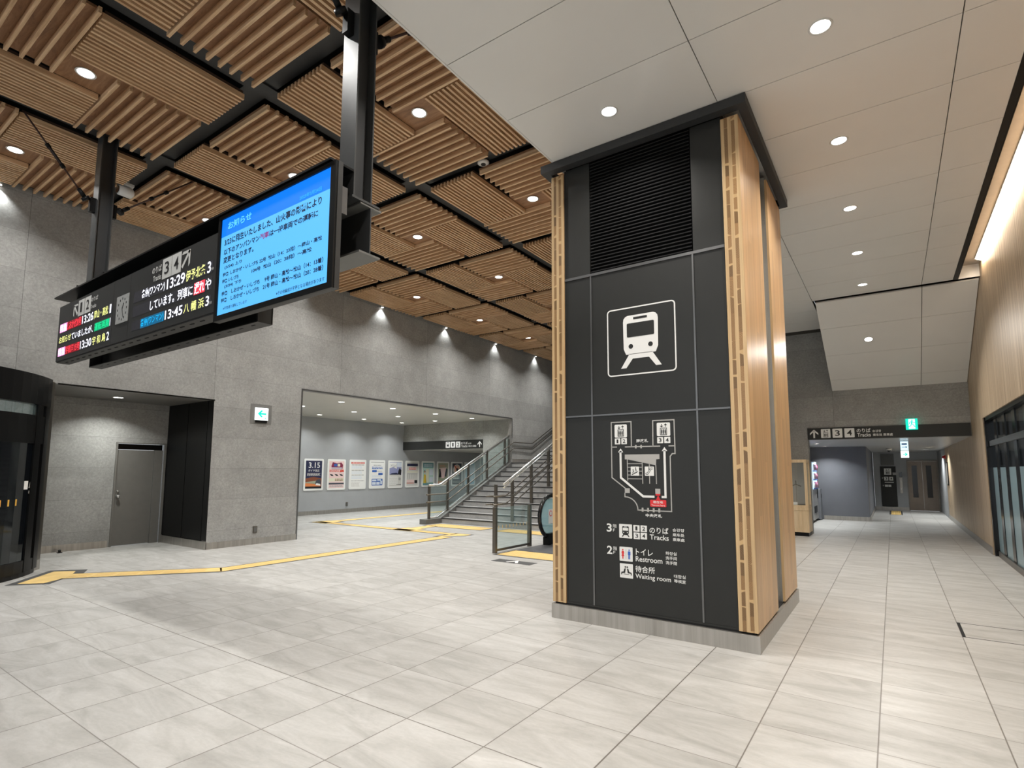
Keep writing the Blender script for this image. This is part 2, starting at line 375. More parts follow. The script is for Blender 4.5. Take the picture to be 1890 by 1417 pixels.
m_glasscab = glass('cabinet_glass', (0.8,0.85,0.85), 0.05)
m_bluepane = M('bluish_glass_tone', (0.26,0.37,0.41), 0.25, spec=0.5, var=0.08, scale=1.5)
m_doorgrey = M('door_paint', (0.165,0.16,0.148), 0.45, 0.1, var=0.05)
m_plastic = M('white_plastic', (0.70,0.70,0.68), 0.4, var=0.0)
m_lens = E_('lamp_glow', (1.0,0.97,0.92), 14.0)
m_led = E_('led_strip_glow', (1.0,0.86,0.68), 16.0)
m_housing = M('sign_housing', (0.028,0.028,0.027), 0.45, spec=0.4)
m_ledpanel = M('led_matrix', (0.035,0.033,0.042), 0.6, var=0.0)
LED = {k: E_('led_'+k, c, s) for k, c, s in (('white', (0.90,0.92,1.0), 1.5), ('yellow', (0.90,0.92,0.30), 1.2), ('red', (1.0,0.05,0.08), 1.1),
      ('pink', (1.0,0.33,0.72), 1.15), ('green', (0.0,0.78,0.32), 1.0), ('cyan', (0.0,0.50,0.95), 1.0), ('dred', (0.40,0.0,0.012), 0.5), ('dgreen', (0.0,0.30,0.12), 0.8), ('dcyan', (0.0,0.13,0.28), 0.8))}
m_scr1 = E_('screen_header_blue', (0.0,0.20,0.95), 1.0); m_scr2 = E_('screen_body_blue', (0.105,0.50,1.0), 1.0)
m_scrhead = E_('screen_header_text', (0.12,0.62,1.0), 1.0); m_scrdate = E_('screen_date_text', (0.02,0.38,1.0), 1.0)
m_scrtext = M('screen_text', (0.004,0.012,0.06), 0.4, var=0.0); m_scrred = E_('screen_red_text', (0.30,0.02,0.18), 0.8)
m_exitg = E_('exit_green', (0.0,0.72,0.52), 1.2); m_exitw = E_('exit_white', (0.92,1.0,0.98), 1.5); m_signw = E_('sign_pale_blue', (0.60,0.87,1.0), 1.4)
m_vend = E_('vending_window_glow', (0.50,0.72,1.0), 1.6)

# ------------------------------------------------------------------ setting
struct('floor', MB().box(-17, 3.0, -7, 28.5, -0.2, 0), m_floor)
XL = -10.88
wl = MB()
for y0, y1, z0 in ((-7, 2.91, 0), (2.91, 5.42, 2.89), (5.42, 7.37, 0), (7.37, 15.73, 3.33), (15.73, 28, 0)): wl.box(XL-0.17, XL, y0, y1, z0, 6.4)
struct('wall_left', wl, m_stone)
struct('wall_recess', MB().box(-12.9, -12.745, 2.7, 4.47, 0, 2.95).box(-12.9, -12.745, 4.47, 5.40, 2.07, 2.95).box(-12.9, -12.745, 5.40, 5.6, 0, 2.95), m_stone)
rs = MB().box(-12.745, XL-0.17, 5.425, 5.6, 0, 2.95)
for a, b_ in ((-12.74, -11.885), (-11.865, -11.085), (-11.065, -10.885)): rs.box(a, b_, 5.41, 5.425, 0.165, 2.885)
struct('wall_recess_side', rs, m_black)
struct('ceiling_recess', MB().box(-12.75, XL-0.165, 2.6, 5.43, 2.89, 2.99), m_doorgrey)
struct('trim_recess', MB().box(-12.74, -10.875, 5.395, 5.409, 0, 0.15), m_steel)
XB = -16.233
struct('wall_passage', MB().box(XB-0.2, XB, 6.8, 27, 0, 3.6), m_paint)
struct('wall_passage_near', MB().box(XB, XL-0.17, 6.9, 7.1, 0, 3.6), m_paint)
struct('wall_passage_cross', MB().box(XB, -12.165, 15.73, 15.93, 2.335, 3.4).box(-12.165, XL-0.175, 15.73, 15.93, 0, 3.4), MX('passage_stone', stone('y', (0.30,0.30,0.28), -12.165), 0.6, 0, 0.3))
struct('wall_passage_end', MB().box(XB, -12.0, 25.5, 25.7, 0, 2.6).box(-12.165, -12.0, 15.935, 25.5, 0, 2.5), m_paint)
struct('ceiling_passage', MB().box(XB, XL-0.171, 7.1, 15.73, 3.331, 3.43), m_room_ceil)
struct('ceiling_passage_low', MB().box(XB, -12.165, 15.93, 25.5, 2.34, 2.5), m_room_ceil)
struct('trim_opening', MB().box(XL-0.005, XL+0.012, 7.345, 7.375, 0, 3.36).box(XL-0.005, XL+0.012, 7.375, 15.72, 3.325, 3.36).box(XL-0.005, XL+0.012, 15.715, 15.735, 2.65, 3.36), m_trim)
struct('trim_recess_head', MB().box(XL-0.005, XL+0.012, 2.95, 5.43, 2.875, 2.90), m_black)
# skirtings of brushed steel
def baseboard(name, mb): return struct(name, mb, m_steel)
bb = MB()
for a, b_ in ((5.42, 6.15), (6.153, 6.9), (6.903, 7.345)): bb.box(XL+0.001, XL+0.012, a, b_, 0, 0.125)
baseboard('baseboard_left', bb)
bb = MB()
for a in range(2): bb.box(-12.744, -12.732, 2.72+a*0.86, 3.577+a*0.86, 0, 0.13)
baseboard('baseboard_recess', bb)
bb = MB(); y = 7.15
while y < 19.9: bb.box(XB+0.001, XB+0.012, y, y+0.897, 0, 0.135); y += 0.9
baseboard('baseboard_passage', bb)
# end wall on the right, corridor behind it
YE = 15.46
struct('wall_end', MB().box(-3.3, -1.70, YE, YE+0.26, 0, 5.25).box(-1.70, 1.45, YE, YE+0.26, 2.318, 5.25), m_stone_y)
struct('wall_end_side', MB().box(-3.5, -3.3, YE, 27.3, 0, 6.4), m_stone)
struct('ceiling_corridor', MB().box(-2.7, 1.45, YE+0.26, 27.3, 2.318, 2.45), M('corridor_ceiling', (0.5,0.5,0.5), 0.3, 0.2))
struct('wall_corridor_left', MB().box(-2.8, -2.62, YE+0.26, 20.45, 0, 2.45), m_paint_d)
struct('wall_corridor_nib', MB().box(-2.62, -0.665, 20.42, 27.2, 0, 2.318), m_paint_d)
struct('baseboard_corridor', MB().box(-1.9, -0.653, 20.405, 20.418, 0, 0.13).box(-0.664, -0.65, 20.42, 27.1, 0, 0.12).box(-0.65, 0.47, 27.085, 27.1, 0, 0.12), m_steel)
struct('wall_lift', MB().box(-0.66, 0.455, 27.1, 27.3, 0, 2.318).box(0.455, 1.45, 27.1, 27.3, 2.0, 2.318), m_paint)
XR = 1.45
struct('wall_right', MB().box(XR, XR+0.2, -6.6, 13.66, 2.555, 5.4).box(XR, XR+0.2, 13.66, 23.3, 0, 5.4), m_oakwall)
struct('wall_right_far', MB().box(XR+0.0, XR+0.2, 23.3, 27.3, 0, 2.4), m_paint)
struct('baseboard_right', MB().box(XR-0.012, XR-0.001, 13.66, 23.3, 0, 0.14), m_steel)
# white soffit
zs = 4.99; so = MB()
xs = [(-2.945, -1.169), (-1.161, 0.621), (0.629, 1.075)]
ys = [3.26+0.9035*i for i in range(-11, 14)]
for i, (x0, x1) in enumerate(xs):
    for a, b_ in zip(ys, ys[1:]):
        if i > 0:
            if a > 12.4: continue
            b_ = min(b_, 12.43+0.004)
        b_ = min(b_, YE+0.004)
        if b_-a > 0.05: so.box(x0, x1, a+0.004, b_-0.004, zs, zs+0.02)
struct('ceiling_right', so, m_soffit)
struct('ceiling_right_backing', MB().box(-2.94, 1.07, -6.6, 12.45, zs+0.025, zs+0.10).box(-2.94, -1.165, 12.45, YE, zs+0.025, zs+0.10).box(-1.165, 1.44, 12.45, YE, zs+0.11, zs+0.2), m_gap)
struct('trim_soffit', MB().box(-2.965, -2.946, -6.6, YE, zs-0.003, 6.4), m_soffit)
# sloping bulkhead
y0, z0, y1, z1 = 12.50, 4.955, 15.455, 3.50
ln = math.hypot(y1-y0, z1-z0); ty, tz = (y1-y0)/ln, (z1-z0)/ln; ny, nz = -tz, ty
sl = MB()
cuts = [0.0, (13.28-y0)/ty, (14.155-y0)/ty, (15.03-y0)/ty, ln]
for xa, xb in ((-1.115, 0.627), (0.637, 1.44)):
    for a, b_ in zip(cuts, cuts[1:]):
        a2, b2 = a+0.004, b_-0.004
        q = [(xa, y0+ty*a2, z0+tz*a2), (xa, y0+ty*b2, z0+tz*b2), (xa, y0+ty*b2+ny*0.03, z0+tz*b2+nz*0.03), (xa, y0+ty*a2+ny*0.03, z0+tz*a2+nz*0.03)]
        sl.prism(q, (xb-xa, 0, 0))
struct('ceiling_slope', sl, m_soffit)
struct('ceiling_slope_backing', MB().prism([(-1.11, y0+ny*0.032, z0+nz*0.032), (-1.11, y1-0.004+ny*0.032, z1+nz*0.032), (-1.11, y1-0.004, 4.9), (-1.11, y0+0.2, 5.0)], (2.54, 0, 0)), m_gap)
# light cove along the timber wall
struct('trim_cove', MB().box(1.078, 1.14, -6.6, 12.45, zs-0.002, zs+0.02).box(1.078, 1.10, -6.6, 12.45, zs+0.02, 5.30).box(1.142, 1.152, -6.6, 12.45, zs-0.004, zs+0.05), m_black)
struct('ceiling_cove', MB().box(1.10, XR, -6.6, 12.45, 5.22, 5.3), M('cove_paint', (0.45,0.40,0.34), 0.4))
struct('trim_cove_end', MB().box(1.08, XR, 12.445, 12.455, zs+0.0, 5.25), m_soffit)
# dark slab and steel grid over the timber ceiling
struct('ceiling_left', MB().box(-17, -2.96, -7, 28, 6.4, 6.5), m_void)
struct('wall_far', MB().box(XL, -3.5, 27.6, 27.8, 0, 6.4), m_stone_y)
for x in (-8.375, -5.81, -3.245):
    struct('ceiling_beam', MB().box(x-0.11, x+0.11, -2, 27.5, 5.955, 5.975).box(x-0.01, x+0.01, -2, 27.5, 5.975, 6.39), m_beam)
for k in range(0, 8):
    yb = 0.631+2.59*k
    struct('ceiling_beam', MB().box(XL+0.01, -2.97, yb-0.13, yb+0.13, 5.98, 6.0).box(XL+0.01, -2.97, yb-0.01, yb+0.01, 6.0, 6.395), m_beam)
struct('trim_ceiling_edge', MB().box(XL+0.002, XL+0.03, -2, 27.5, 5.93, 6.39), m_void)

# ------------------------------------------------------------------ timber ceiling modules
ORD = ['first', 'second', 'third', 'fourth', 'fifth', 'sixth', 'seventh', 'eighth']
ROWN = ['row along the grey wall', 'middle row', 'row beside the white soffit']
MXC = [-9.66, -7.09, -4.525]
MODS = [(0, k) for k in range(7)]+[(1, k) for k in range(6)]+[(2, k) for k in range(4)]
def module():
    r = thing('slatted_ceiling_panel', (MXC[0], 1.926, 5.83), '', 'ceiling panel', 'slatted timber ceiling panels')
    X, Y = MXC[0], 1.926
    for (xa, xb, ya, yb) in ((0.29, 1.12, -0.215, 1.19), (-1.12, -0.29, -1.19, 0.215)):
        mb = MB(); n = 13
        for i in range(n):
            c = xa+0.018+(xb-xa-0.036)*i/(n-1)
            mb.box(X+c-0.0148, X+c+0.0148, Y+ya, Y+yb, 5.83, 5.895, 0)
        mb.box(X+xa, X+xb, Y+ya+0.02, Y+yb-0.02, 5.896, 5.925, 1)
        mb.build('slat_panel', [m_slat, m_slatshade], r)
    for sx, sy in ((1, -1), (-1, 1)):
        mb = MB(); mb2 = MB()
        xa, xb = sorted((sx*-0.19, sx*1.175))
        for i in range(8):
            c = sy*(0.251+0.126*i); mb.box(X+xa, X+xb, Y+c-0.015, Y+c+0.015, 5.83, 5.895)
        ya, yb = sorted((sy*0.235, sy*1.15)); bx0, bx1 = sorted((sx*-0.2, sx*1.115))
        mb2.box(X+bx0, X+bx1, Y+ya, Y+yb, 5.896, 5.925)
        p = mb2.build('ribbed_panel', m_cedar, r); mb.build('rib', m_rib, p)
    MB().box(X-0.292, X+0.292, Y-0.236, Y+0.236, 5.90, 5.93).build('light_board', m_cedar, r)
    for sx in (-0.7, 0.7): MB().box(X+sx-0.006, X+sx+0.006, Y+0.6, Y+0.612, 5.926, 6.4).build('hanger', m_black, r)
    return r
def downlight(name, loc, label, group, power, color, r=0.075, rot=(0,0,0), spread=130):
    t = thing(name, loc, label, 'ceiling light', group); x, y, z = loc
    mr = Matrix.Rotation(rot[0], 4, 'X')
    def fix(o):
        if rot[0]: o.data.transform(mr)
    fix(MB().lathe([(r*0.93, -0.001), (r*1.0, -0.006), (r*1.14, -0.004), (r*1.16, 0.0), (r*1.1, 0.004)], loc).build('trim_ring', m_plastic, t))
    fix(MB().lathe([(r*0.92, -0.001), (r*0.92, 0.003)], loc).build('lens', m_lens, t))
    l = lamp('lamp', (x, y, z-0.012), power, color, t, r*1.7, spread)
    if rot[0]: l.rotation_euler = rot; l.location = mr @ Vector((0, 0, -0.012))
    return t
mod0 = module()
hl0 = downlight('downlight', (MXC[0], 1.926, 5.893), '', 'downlights in the timber ceiling', P_HALL, COL_HALL, 0.085)
for n, (i, k) in enumerate(MODS):
    a = mod0 if n == 0 else copy_tree(mod0); b_ = hl0 if n == 0 else copy_tree(hl0)
    a.location = (MXC[i], 1.926+2.59*k, 5.83); b_.location = (MXC[i], 1.926+2.59*k, 5.893)
    a['label'] = 'slatted timber ceiling panel, %s from the front, %s' % (ORD[k], ROWN[i])
    b_['label'] = 'downlight in timber ceiling, %s from the front, %s' % (ORD[k], ROWN[i])
# wall washers
def washer(y, label):
    t = thing('wall_washer', (-10.828, y, 5.80), label, 'spotlight', 'wall washers along the grey wall')
    MB().lathe([(0.032, 0.0), (0.035, 0.01), (0.035, 0.09), (0.02, 0.10)], (-10.828, y, 5.80), 16).build('housing', m_plastic, t)
    MB().lathe([(0.031, -0.003), (0.031, 0.002)], (-10.828, y, 5.80), 16).build('lens', m_lens, t)
    MB().box(-10.833, -10.823, y-0.006, y+0.006, 5.895, 5.99).build('stem', m_black, t)
    lamp('lamp', (-10.828, y, 5.79), P_WASH, COL_ROOM, t, 0.02, kind='SPOT', spot=104, blend=0.7)
    return t
WN = ['above the ticket office', 'above the steel door recess', 'behind the information screen', 'above the opening, left end', 'above the opening, middle', 'above the stair foot', 'beyond the wide opening']
for k in range(7): washer(2.02+2.53*k, 'small white wall washer on the grey wall '+WN[k])

# soffit downlights
SN = ['first', 'second', 'third', 'fourth', 'fifth', 'sixth', 'seventh']
for i in range(7):
    y = 1.0+1.803*i
    if y < 12.2: downlight('downlight', (-0.275, y, zs-0.001), 'white soffit downlight over the right walkway, %s from the front' % SN[i], 'soffit downlights', P_SOFFIT, COL_WARM)
for i in range(3): downlight('downlight', (-2.06, 1.0+1.803*i, zs-0.001), 'white soffit downlight in line with the sign pillar, %s from the front' % SN[i], 'soffit downlights', P_SOFFIT, COL_WARM)
s_ = (13.744-y0)/ty
downlight('downlight', (-0.274, 13.744-ny*0.001, z0+tz*s_-nz*0.001), 'single round downlight in the sloping white bulkhead above the corridor', 'soffit downlights', P_SOFFIT*1.6, COL_WARM, rot=(math.atan2(tz, ty), 0, 0))
# passage downlights
n = 0
PL = [(-11.96, 9.28), (-11.97, 11.13), (-11.965, 12.96), (-11.97, 14.83), (-13.69, 11.12), (-13.66, 12.94), (-13.715, 14.83), (-15.40, 12.95), (-15.39, 14.79), (-13.69, 9.28), (-15.4, 11.1)]
PLN = ['nearest the grey wall, first from the left', 'nearest the grey wall, second from the left', 'nearest the grey wall, third from the left', 'nearest the grey wall, closest to the stair', 'in the middle line, second from the left', 'in the middle line, third from the left', 'in the middle line, closest to the black sign', 'over the posters, third from the left', 'over the posters, closest to the black sign', 'in the middle line, first from the left', 'over the posters, second from the left']
for (x, y), nm in zip(PL, PLN): downlight('downlight', (x, y, 3.33), 'passage downlight '+nm, 'passage downlights', P_ROOM*0.8, COL_ROOM, 0.085)
for i, y in enumerate((16.9, 18.75, 20.6)): downlight('downlight', (-15.0, y, 2.339), 'low ceiling downlight beyond the black track sign, %s from it' % SN[i], 'low passage downlights', P_ROOM*0.35, COL_ROOM, 0.08)
downlight('downlight', (-12.046, 4.2, 2.889), 'round downlight in the recess above the grey steel door', None, 26, (0.98,1.0,0.95), 0.085)
for (x, y), nm in zip(((-1.73, 17.7), (-1.71, 19.7), (0.99, 22.0), (0.99, 24.4)), ('above the vending machine', 'close to the slate corridor wall', 'halfway along the timber wall', 'in front of the lift doors')):
    downlight('downlight', (x, y, 2.317), 'corridor ceiling downlight '+nm, 'corridor downlights', P_ROOM*1.3, COL_ROOM, 0.075)
# cove LED
t = thing('cove_light', (1.40, 4.2, 5.20), 'long warm LED strip in the cove above the timber wall', 'LED strip')
MB().box(1.36, 1.449, -3.5, 12.1, 5.208, 5.219).build('channel', m_plastic, t)
MB().prism([(1.37, -3.5, 5.20), (1.445, -3.5, 5.165), (1.445, -3.5, 5.172), (1.372, -3.5, 5.206)], (0, 15.6, 0)).build('diffuser', m_led, t)
d = bpy.data.lights.new('cove_lamp', 'AREA'); d.shape = 'RECTANGLE'; d.size = 15.6; d.size_y = 0.03; d.energy = P_COVE; d.color = (1.0, 0.82, 0.62)
o = bpy.data.objects.new('lamp', d); C.objects.link(o); o.parent = t; o.location = (-0.03, 0.1, -0.05); o.rotation_euler = (Matrix.Rotation(math.radians(-30), 4, 'Y') @ Matrix.Rotation(math.radians(90), 4, 'Z')).to_euler()

# ------------------------------------------------------------------ information pillar
p = thing('information_pillar', (-2.01, 6.29, 0), 'square timber cornered pillar with black board showing train symbol and station map', 'pillar')
def panel_gap(mb, x0, x1, y0, y1, z0, z1): mb.box(x0, x1, y0, y1, z0, z1)
MB().box(-3.03, -0.996, 5.127, 7.447, 0, 0.148).build('plinth', m_steel, p)
MB().box(-2.86, -1.175, 5.19, 7.38, 0.15, 4.99).box(-2.99, -2.86, 6.0, 6.7, 0.15, 4.99).build('core', m_black, p)
MB().box(-3.0, -1.03, 5.16, 7.42, 0.148, 0.163).build('shadow_gap', m_void, p)
for xa, xb, mt in ((-1.166, -1.008, m_cltR), (-3.022, -2.866, m_cltL)):
    for ya, yb in ((5.140, 6.13), (6.55, 7.44)):
        q = MB().box(xa, xb, ya, yb, 0.165, 4.86).build('timber_panel', mt, p, bevel=0.003)
for xa, xb in ((-1.13, -1.075), (-2.975, -2.93)): pass
ch = MB().box(-1.17, -1.13, 6.13, 6.55, 0.165, 4.9)
ch.build('slot_back', m_black, p)
MB().box(-1.128, -1.09, 6.20, 6.31, 0.165, 4.88).box(-1.128, -1.09, 6.365, 6.48, 0.165, 4.88).build('slot_cover', m_steel, p)
MB().box(-1.13, -1.03, 6.133, 6.145, 0.165, 4.88).box(-1.13, -1.03, 6.535, 6.547, 0.165, 4.88).box(-1.128, -1.06, 6.33, 6.345, 0.165, 4.88).build('slot_rail', m_chrome, p)
YF = 5.160
for u0, u1 in ((-2.862, -2.556), (-2.540, -1.475), (-1.459, -1.172)):
    for v0, v1 in ((0.185, 2.101), (2.118, 3.610), (3.640, 4.895)):
        if u0 == -2.540 and v0 > 3: continue
        MB().box(u0, u1, YF, YF+0.03, v0, v1).build('board_panel', m_board, p)
tr = MB()
for u in (-2.548, -1.467): tr.box(u-0.008, u+0.008, YF-0.008, YF+0.02, 0.185, 3.625)
for v, h in ((2.109, 0.008), (3.625, 0.014)): tr.box(-2.862, -1.172, YF-0.009, YF+0.02, v-h, v+h)
tr.build('board_trim', m_trim, p)
MB().box(-2.864, -2.850, YF-0.004, YF+0.02, 0.165, 4.89).box(-1.186, -1.172, YF-0.004, YF+0.02, 0.165, 4.89).box(-2.85, -1.186, YF-0.004, YF+0.02, 0.165, 0.184).build('board_edge', m_board, p)
lv = MB().box(-2.55, -1.465, 5.192, 5.199, 3.64, 4.93)
z = 3.655
while z < 4.92:
    lv.prism([(-2.548, YF-0.004, z), (-2.548, YF+0.006, z-0.004), (-2.548, YF+0.034, z+0.024), (-2.548, YF+0.024, z+0.027)], (1.08, 0, 0)); z += 0.037
lv.build('louver', M('louver_black', (0.035,0.035,0.036), 0.25, 0.35, var=0.0), p)
fr = MB().box(-3.11, -0.92, 5.05, 5.145, 4.895, 4.985).box(-3.11, -0.92, 7.42, 7.50, 4.895, 4.985).box(-1.0, -0.92, 5.145, 7.42, 4.895, 4.985).box(-3.11, -3.03, 5.145, 7.42, 4.895, 4.985)
fr.build('top_collar', m_beam, p)
# graphics on the pillar board
c = YF
SYM = []
def new(nm, mat):
    d = Deco('y', c); SYM.append((d, nm, mat)); return d
class Route:
    """white / black graphics routed to the symbol currently being drawn"""
    def __init__(s, mat): s.mat = mat; s.cur = None
    def start(s, nm): s.cur = new(nm, s.mat)
    def __getattr__(s, k): return getattr(s.cur, k)
W, K, G = Route(m_white), Route(m_board), Route(m_mapgrey)
W.start('train_symbol'); K.start('train_symbol_window'); G.start('map_outline'); R_ = new('location_marker', m_red)
def outline(dc, pts, wd, off=0.0015): dc.line(pts, wd, off)
def rframe(dc, u0, v0, u1, v1, wd, r):
    for k in range(1):
        pts = []
        for cu, cv, a0 in ((u1-r, v0+r, -90), (u1-r, v1-r, 0), (u0+r, v1-r, 90), (u0+r, v0+r, 180)):
            for q in range(7):
                a = math.radians(a0+q*15); pts.append((cu+r*math.cos(a), cv+r*math.sin(a)))
        dc.line(pts+[pts[0]], wd)
def train(A, B, cu, cv, s, o1, o2):
    P = lambda l: [(cu+a*s, cv+b*s) for a, b in l]
    arc = [(-0.183,0.2), (-0.178,0.23), (-0.160,0.252), (-0.135,0.262), (0.135,0.262), (0.160,0.252), (0.178,0.23), (0.183,0.2), (0.18,-0.08), (0.155,-0.14), (-0.155,-0.14), (-0.18,-0.08)]
    A.poly(P(arc), o1)
    A.poly(P([(-0.212,-0.277), (-0.155,-0.277), (-0.085,-0.185), (0.085,-0.185), (0.155,-0.277), (0.212,-0.277), (0.12,-0.135), (-0.12,-0.135)]), o1)
    B.rect(cu-0.143*s, cv+0.037*s, cu+0.143*s, cv+0.181*s, o2, r=0.012*s); B.rect(cu-0.072*s, cv+0.217*s, cu+0.072*s, cv+0.240*s, o2)
    for q in (-0.103, 0.103): B.circ(cu+q*s, cv-0.058*s, 0.024*s, o2)
rframe(W, -2.36, 2.5045, -1.654, 3.1935, 0.013, 0.035)
train(W, K, -2.006, 2.849, 1.0, 0.0015, 0.003)
def wsq(u0, v0, u1, v1, r=0.012): W.rect(u0, v0, u1, v1, 0.0015, r=r)
def bnum(s, u0, v0, u1, v1, cc=c, ax='y', par=p, k=0.26, mat=None, nm='lettering', bold=0.012):
    wd, h = u1-u0, v1-v0
    kk = 0.34 if s == '1' else k
    text(s, u0+wd*kk, v0+h*0.2, u1-wd*kk, v1-h*0.18, ax, cc, mat or m_ink, par, nm, 0.0032, bold)
def lift(B, u0, v0, u1, v1, o=0.003, dc2=None):
    w_, h = u1-u0, v1-v0; q = lambda a, b: (u0+a*w_, v0+b*h)
    t_ = 0.035*w_
    B.line([q(0.27,0.10), q(0.27,0.60), q(0.73,0.60), q(0.73,0.10), q(0.27,0.10)], t_*1.2, o)
    for a in (0.37, 0.5, 0.63):
        B.circ(*q(a, 0.47), 0.04*w_, o, n=8); B.rect(*q(a-0.045, 0.25), *q(a+0.045, 0.43), o); B.rect(*q(a-0.03, 0.14), *q(a+0.03, 0.27), o)
    for a, up in ((0.36, -1), (0.66, 1)):
        lo, hi = 0.68, 0.90
        B.line([q(a, lo), q(a, hi)], t_*1.3, o)
        tip = hi if up > 0 else lo; bk = tip-up*0.09
        B.line([q(a-0.09, bk), q(a, tip), q(a+0.09, bk)], t_*1.3, o)
for (u0, v0, u1, v1), n2 in (((-2.301,1.871,-2.168,2.002), '12'), ((-1.860,1.871,-1.728,2.002), '34')):
    W.start('lift_symbol'); K.start('lift_symbol_print'); wsq(u0, v0, u1, v1); lift(K, u0, v0, u1, v1)
for s, u0 in (('1', -2.300), ('2', -2.2295), ('3', -1.858), ('4', -1.7885)):
    W.start('number_tile'); wsq(u0, 1.803, u0+0.059, 1.863, 0.004); bnum(s, u0, 1.803, u0+0.059, 1.863)
gl = 0.0105
def gline(pts, wd=gl): G.line(pts, wd, 0.0015)
gline([(-2.278,1.776), (-2.337,1.776)]); gline([(-2.337,1.776), (-2.337,2.027), (-2.123,2.027), (-2.123,1.776)]); gline([(-2.337,1.776), (-2.337,1.468), (-2.195,1.364)])
gline([(-2.192,1.775), (-1.831,1.776)]); gline([(-1.902,1.776), (-1.899,2.025), (-1.689,2.025), (-1.687,1.702), (-1.714,1.702), (-1.735,1.676), (-1.735,1.156), (-2.068,1.156)]); gline([(-1.748,1.776), (-1.69,1.776)])
arc = [(-2.201,1.318), (-2.201,1.281)]+[(-2.201+0.133*math.sin(a), 1.281-0.122*(1-math.cos(a))) for a in [q*PI/16 for q in range(1, 9)]]
gline(arc); gline([(-2.068,1.160), (-2.068,1.151)])
G.start('gate_mark')
for u in (-2.077, -2.022): G.rect(u-0.008, 1.758, u+0.008, 1.792, 0.0025)
for u in (-2.02, -1.965, -1.909, -1.854): G.rect(u-0.009, 1.142, u+0.009, 1.180, 0.0025)
G.start('map_building'); G.poly([(-2.195,1.699), (-1.840,1.699), (-1.840,1.651), (-1.873,1.649), (-1.876,1.591), (-2.171,1.651), (-2.195,1.651)], 0.0015)
for a, b_ in (((-2.170,1.651), (-2.169,1.441)), ((-2.015,1.618), (-2.013,1.412)), ((-1.943,1.602), (-1.943,1.413)), ((-1.878,1.592), (-1.875,1.412))): gline([a, b_], 0.008)
for v in (1.608, 1.572, 1.534, 1.496, 1.459): gline([(-2.168, v), (-2.015, v)], 0.007)
G.start('map_pillar'); G.rect(-2.2005, 1.318, -2.149, 1.365, 0.0025); G.rect(-1.888, 1.318, -1.839, 1.366, 0.0025)
W.start('stair_symbol'); K.start('stair_symbol_print'); W.rect(-2.134, 1.489, -2.049, 1.579, 0.0035, r=0.005); W.start('escalator_symbol'); W.rect(-1.989, 1.489, -1.897, 1.579, 0.0035, r=0.005)
K.line([(-2.122,1.499), (-2.062,1.530)], 0.008, 0.0045)
for u, v in ((-2.110, 1.518), (-2.082, 1.536)):
    K.circ(u, v+0.032, 0.005, 0.0045, n=8); K.line([(u, v+0.026), (u+0.002, v+0.010)], 0.008, 0.0045); K.line([(u+0.002, v+0.012), (u-0.008, v-0.004)], 0.004, 0.0045); K.line([(u+0.002, v+0.012), (u+0.012, v)], 0.004, 0.0045)
K.start('escalator_symbol_print'); K.line([(-1.977,1.503), (-1.958,1.503), (-1.922,1.556), (-1.908,1.556)], 0.004, 0.0045); K.line([(-1.977,1.517), (-1.964,1.517), (-1.928,1.568), (-1.908,1.568)], 0.004, 0.0045)
K.line([(-1.977,1.503), (-1.980,1.510), (-1.977,1.517)], 0.004, 0.0045); K.line([(-1.946,1.566), (-1.946,1.546)], 0.008, 0.0045); K.circ(-1.946, 1.572, 0.005, 0.0045, n=8)
W.start('route_arrow'); W.line([(-2.240,1.735), (-2.240,1.468), (-2.011,1.2895), (-1.898,1.2895)], 0.021, 0.003); W.poly([(-2.266,1.722), (-2.212,1.722), (-2.239,1.760)], 0.003)
W.start('route_arrow'); W.line([(-1.789,1.735), (-1.789,1.2895), (-1.827,1.2895)], 0.021, 0.003); W.poly([(-1.816,1.727), (-1.762,1.727), (-1.789,1.765)], 0.003)
R_.rect(-1.942, 1.195, -1.784, 1.260, 0.003, r=0.008); R_.poly([(-1.884,1.258), (-1.839,1.258), (-1.862,1.304)], 0.003); R_.rect(-1.886, 1.302, -1.841, 1.318, 0.003)
text('現在地', -1.912, 1.226, -1.815, 1.252, 'y', c, m_white, p, off=0.004, bold=0.01); text('You are here', -1.930, 1.201, -1.796, 1.219, 'y', c, m_white, p, off=0.004)
text('南改札', -2.070, 1.816, -1.949, 1.850, 'y', c, m_white, p, bold=0.015); text('中央改札', -1.990, 1.093, -1.827, 1.126, 'y', c, m_white, p, bold=0.02)
# floor directory
text('3', -2.402, 0.927, -2.347, 1.009, 'y', c, m_white, p, bold=0.02); text('階', -2.334, 0.970, -2.294, 1.005, 'y', c, m_white, p); text('F', -2.333, 0.933, -2.313, 0.960, 'y', c, m_white, p)
text('2', -2.402, 0.709, -2.344, 0.789, 'y', c, m_white, p, bold=0.02); text('階', -2.334, 0.749, -2.294, 0.786, 'y', c, m_white, p); text('F', -2.333, 0.715, -2.313, 0.741, 'y', c, m_white, p)
W.start('train_tile'); K.start('train_tile_print'); wsq(-2.268, 0.876, -2.133, 1.012, 0.006); train(K, W, -2.2005, 0.942, 0.19, 0.003, 0.0045)
for s, u0, v0 in (('1', -2.119, 0.946), ('2', -2.045, 0.947), ('3', -2.1175, 0.8745), ('4', -2.0455, 0.877)): W.start('number_tile'); wsq(u0, v0, u0+0.0635, v0+0.0625, 0.003); bnum(s, u0, v0, u0+0.0635, v0+0.0625)
text('のりば', -1.955, 0.941, -1.769, 1.000, 'y', c, m_white, p, bold=0.012); text('Tracks', -1.953, 0.882, -1.768, 0.930, 'y', c, m_white, p, bold=0.012)
for s, v in (('승강장', 0.970), ('乘车处', 0.926), ('乘車處', 0.882)): text(s, -1.730, v, -1.619, v+0.031, 'y', c, m_white, p, bold=0.012)
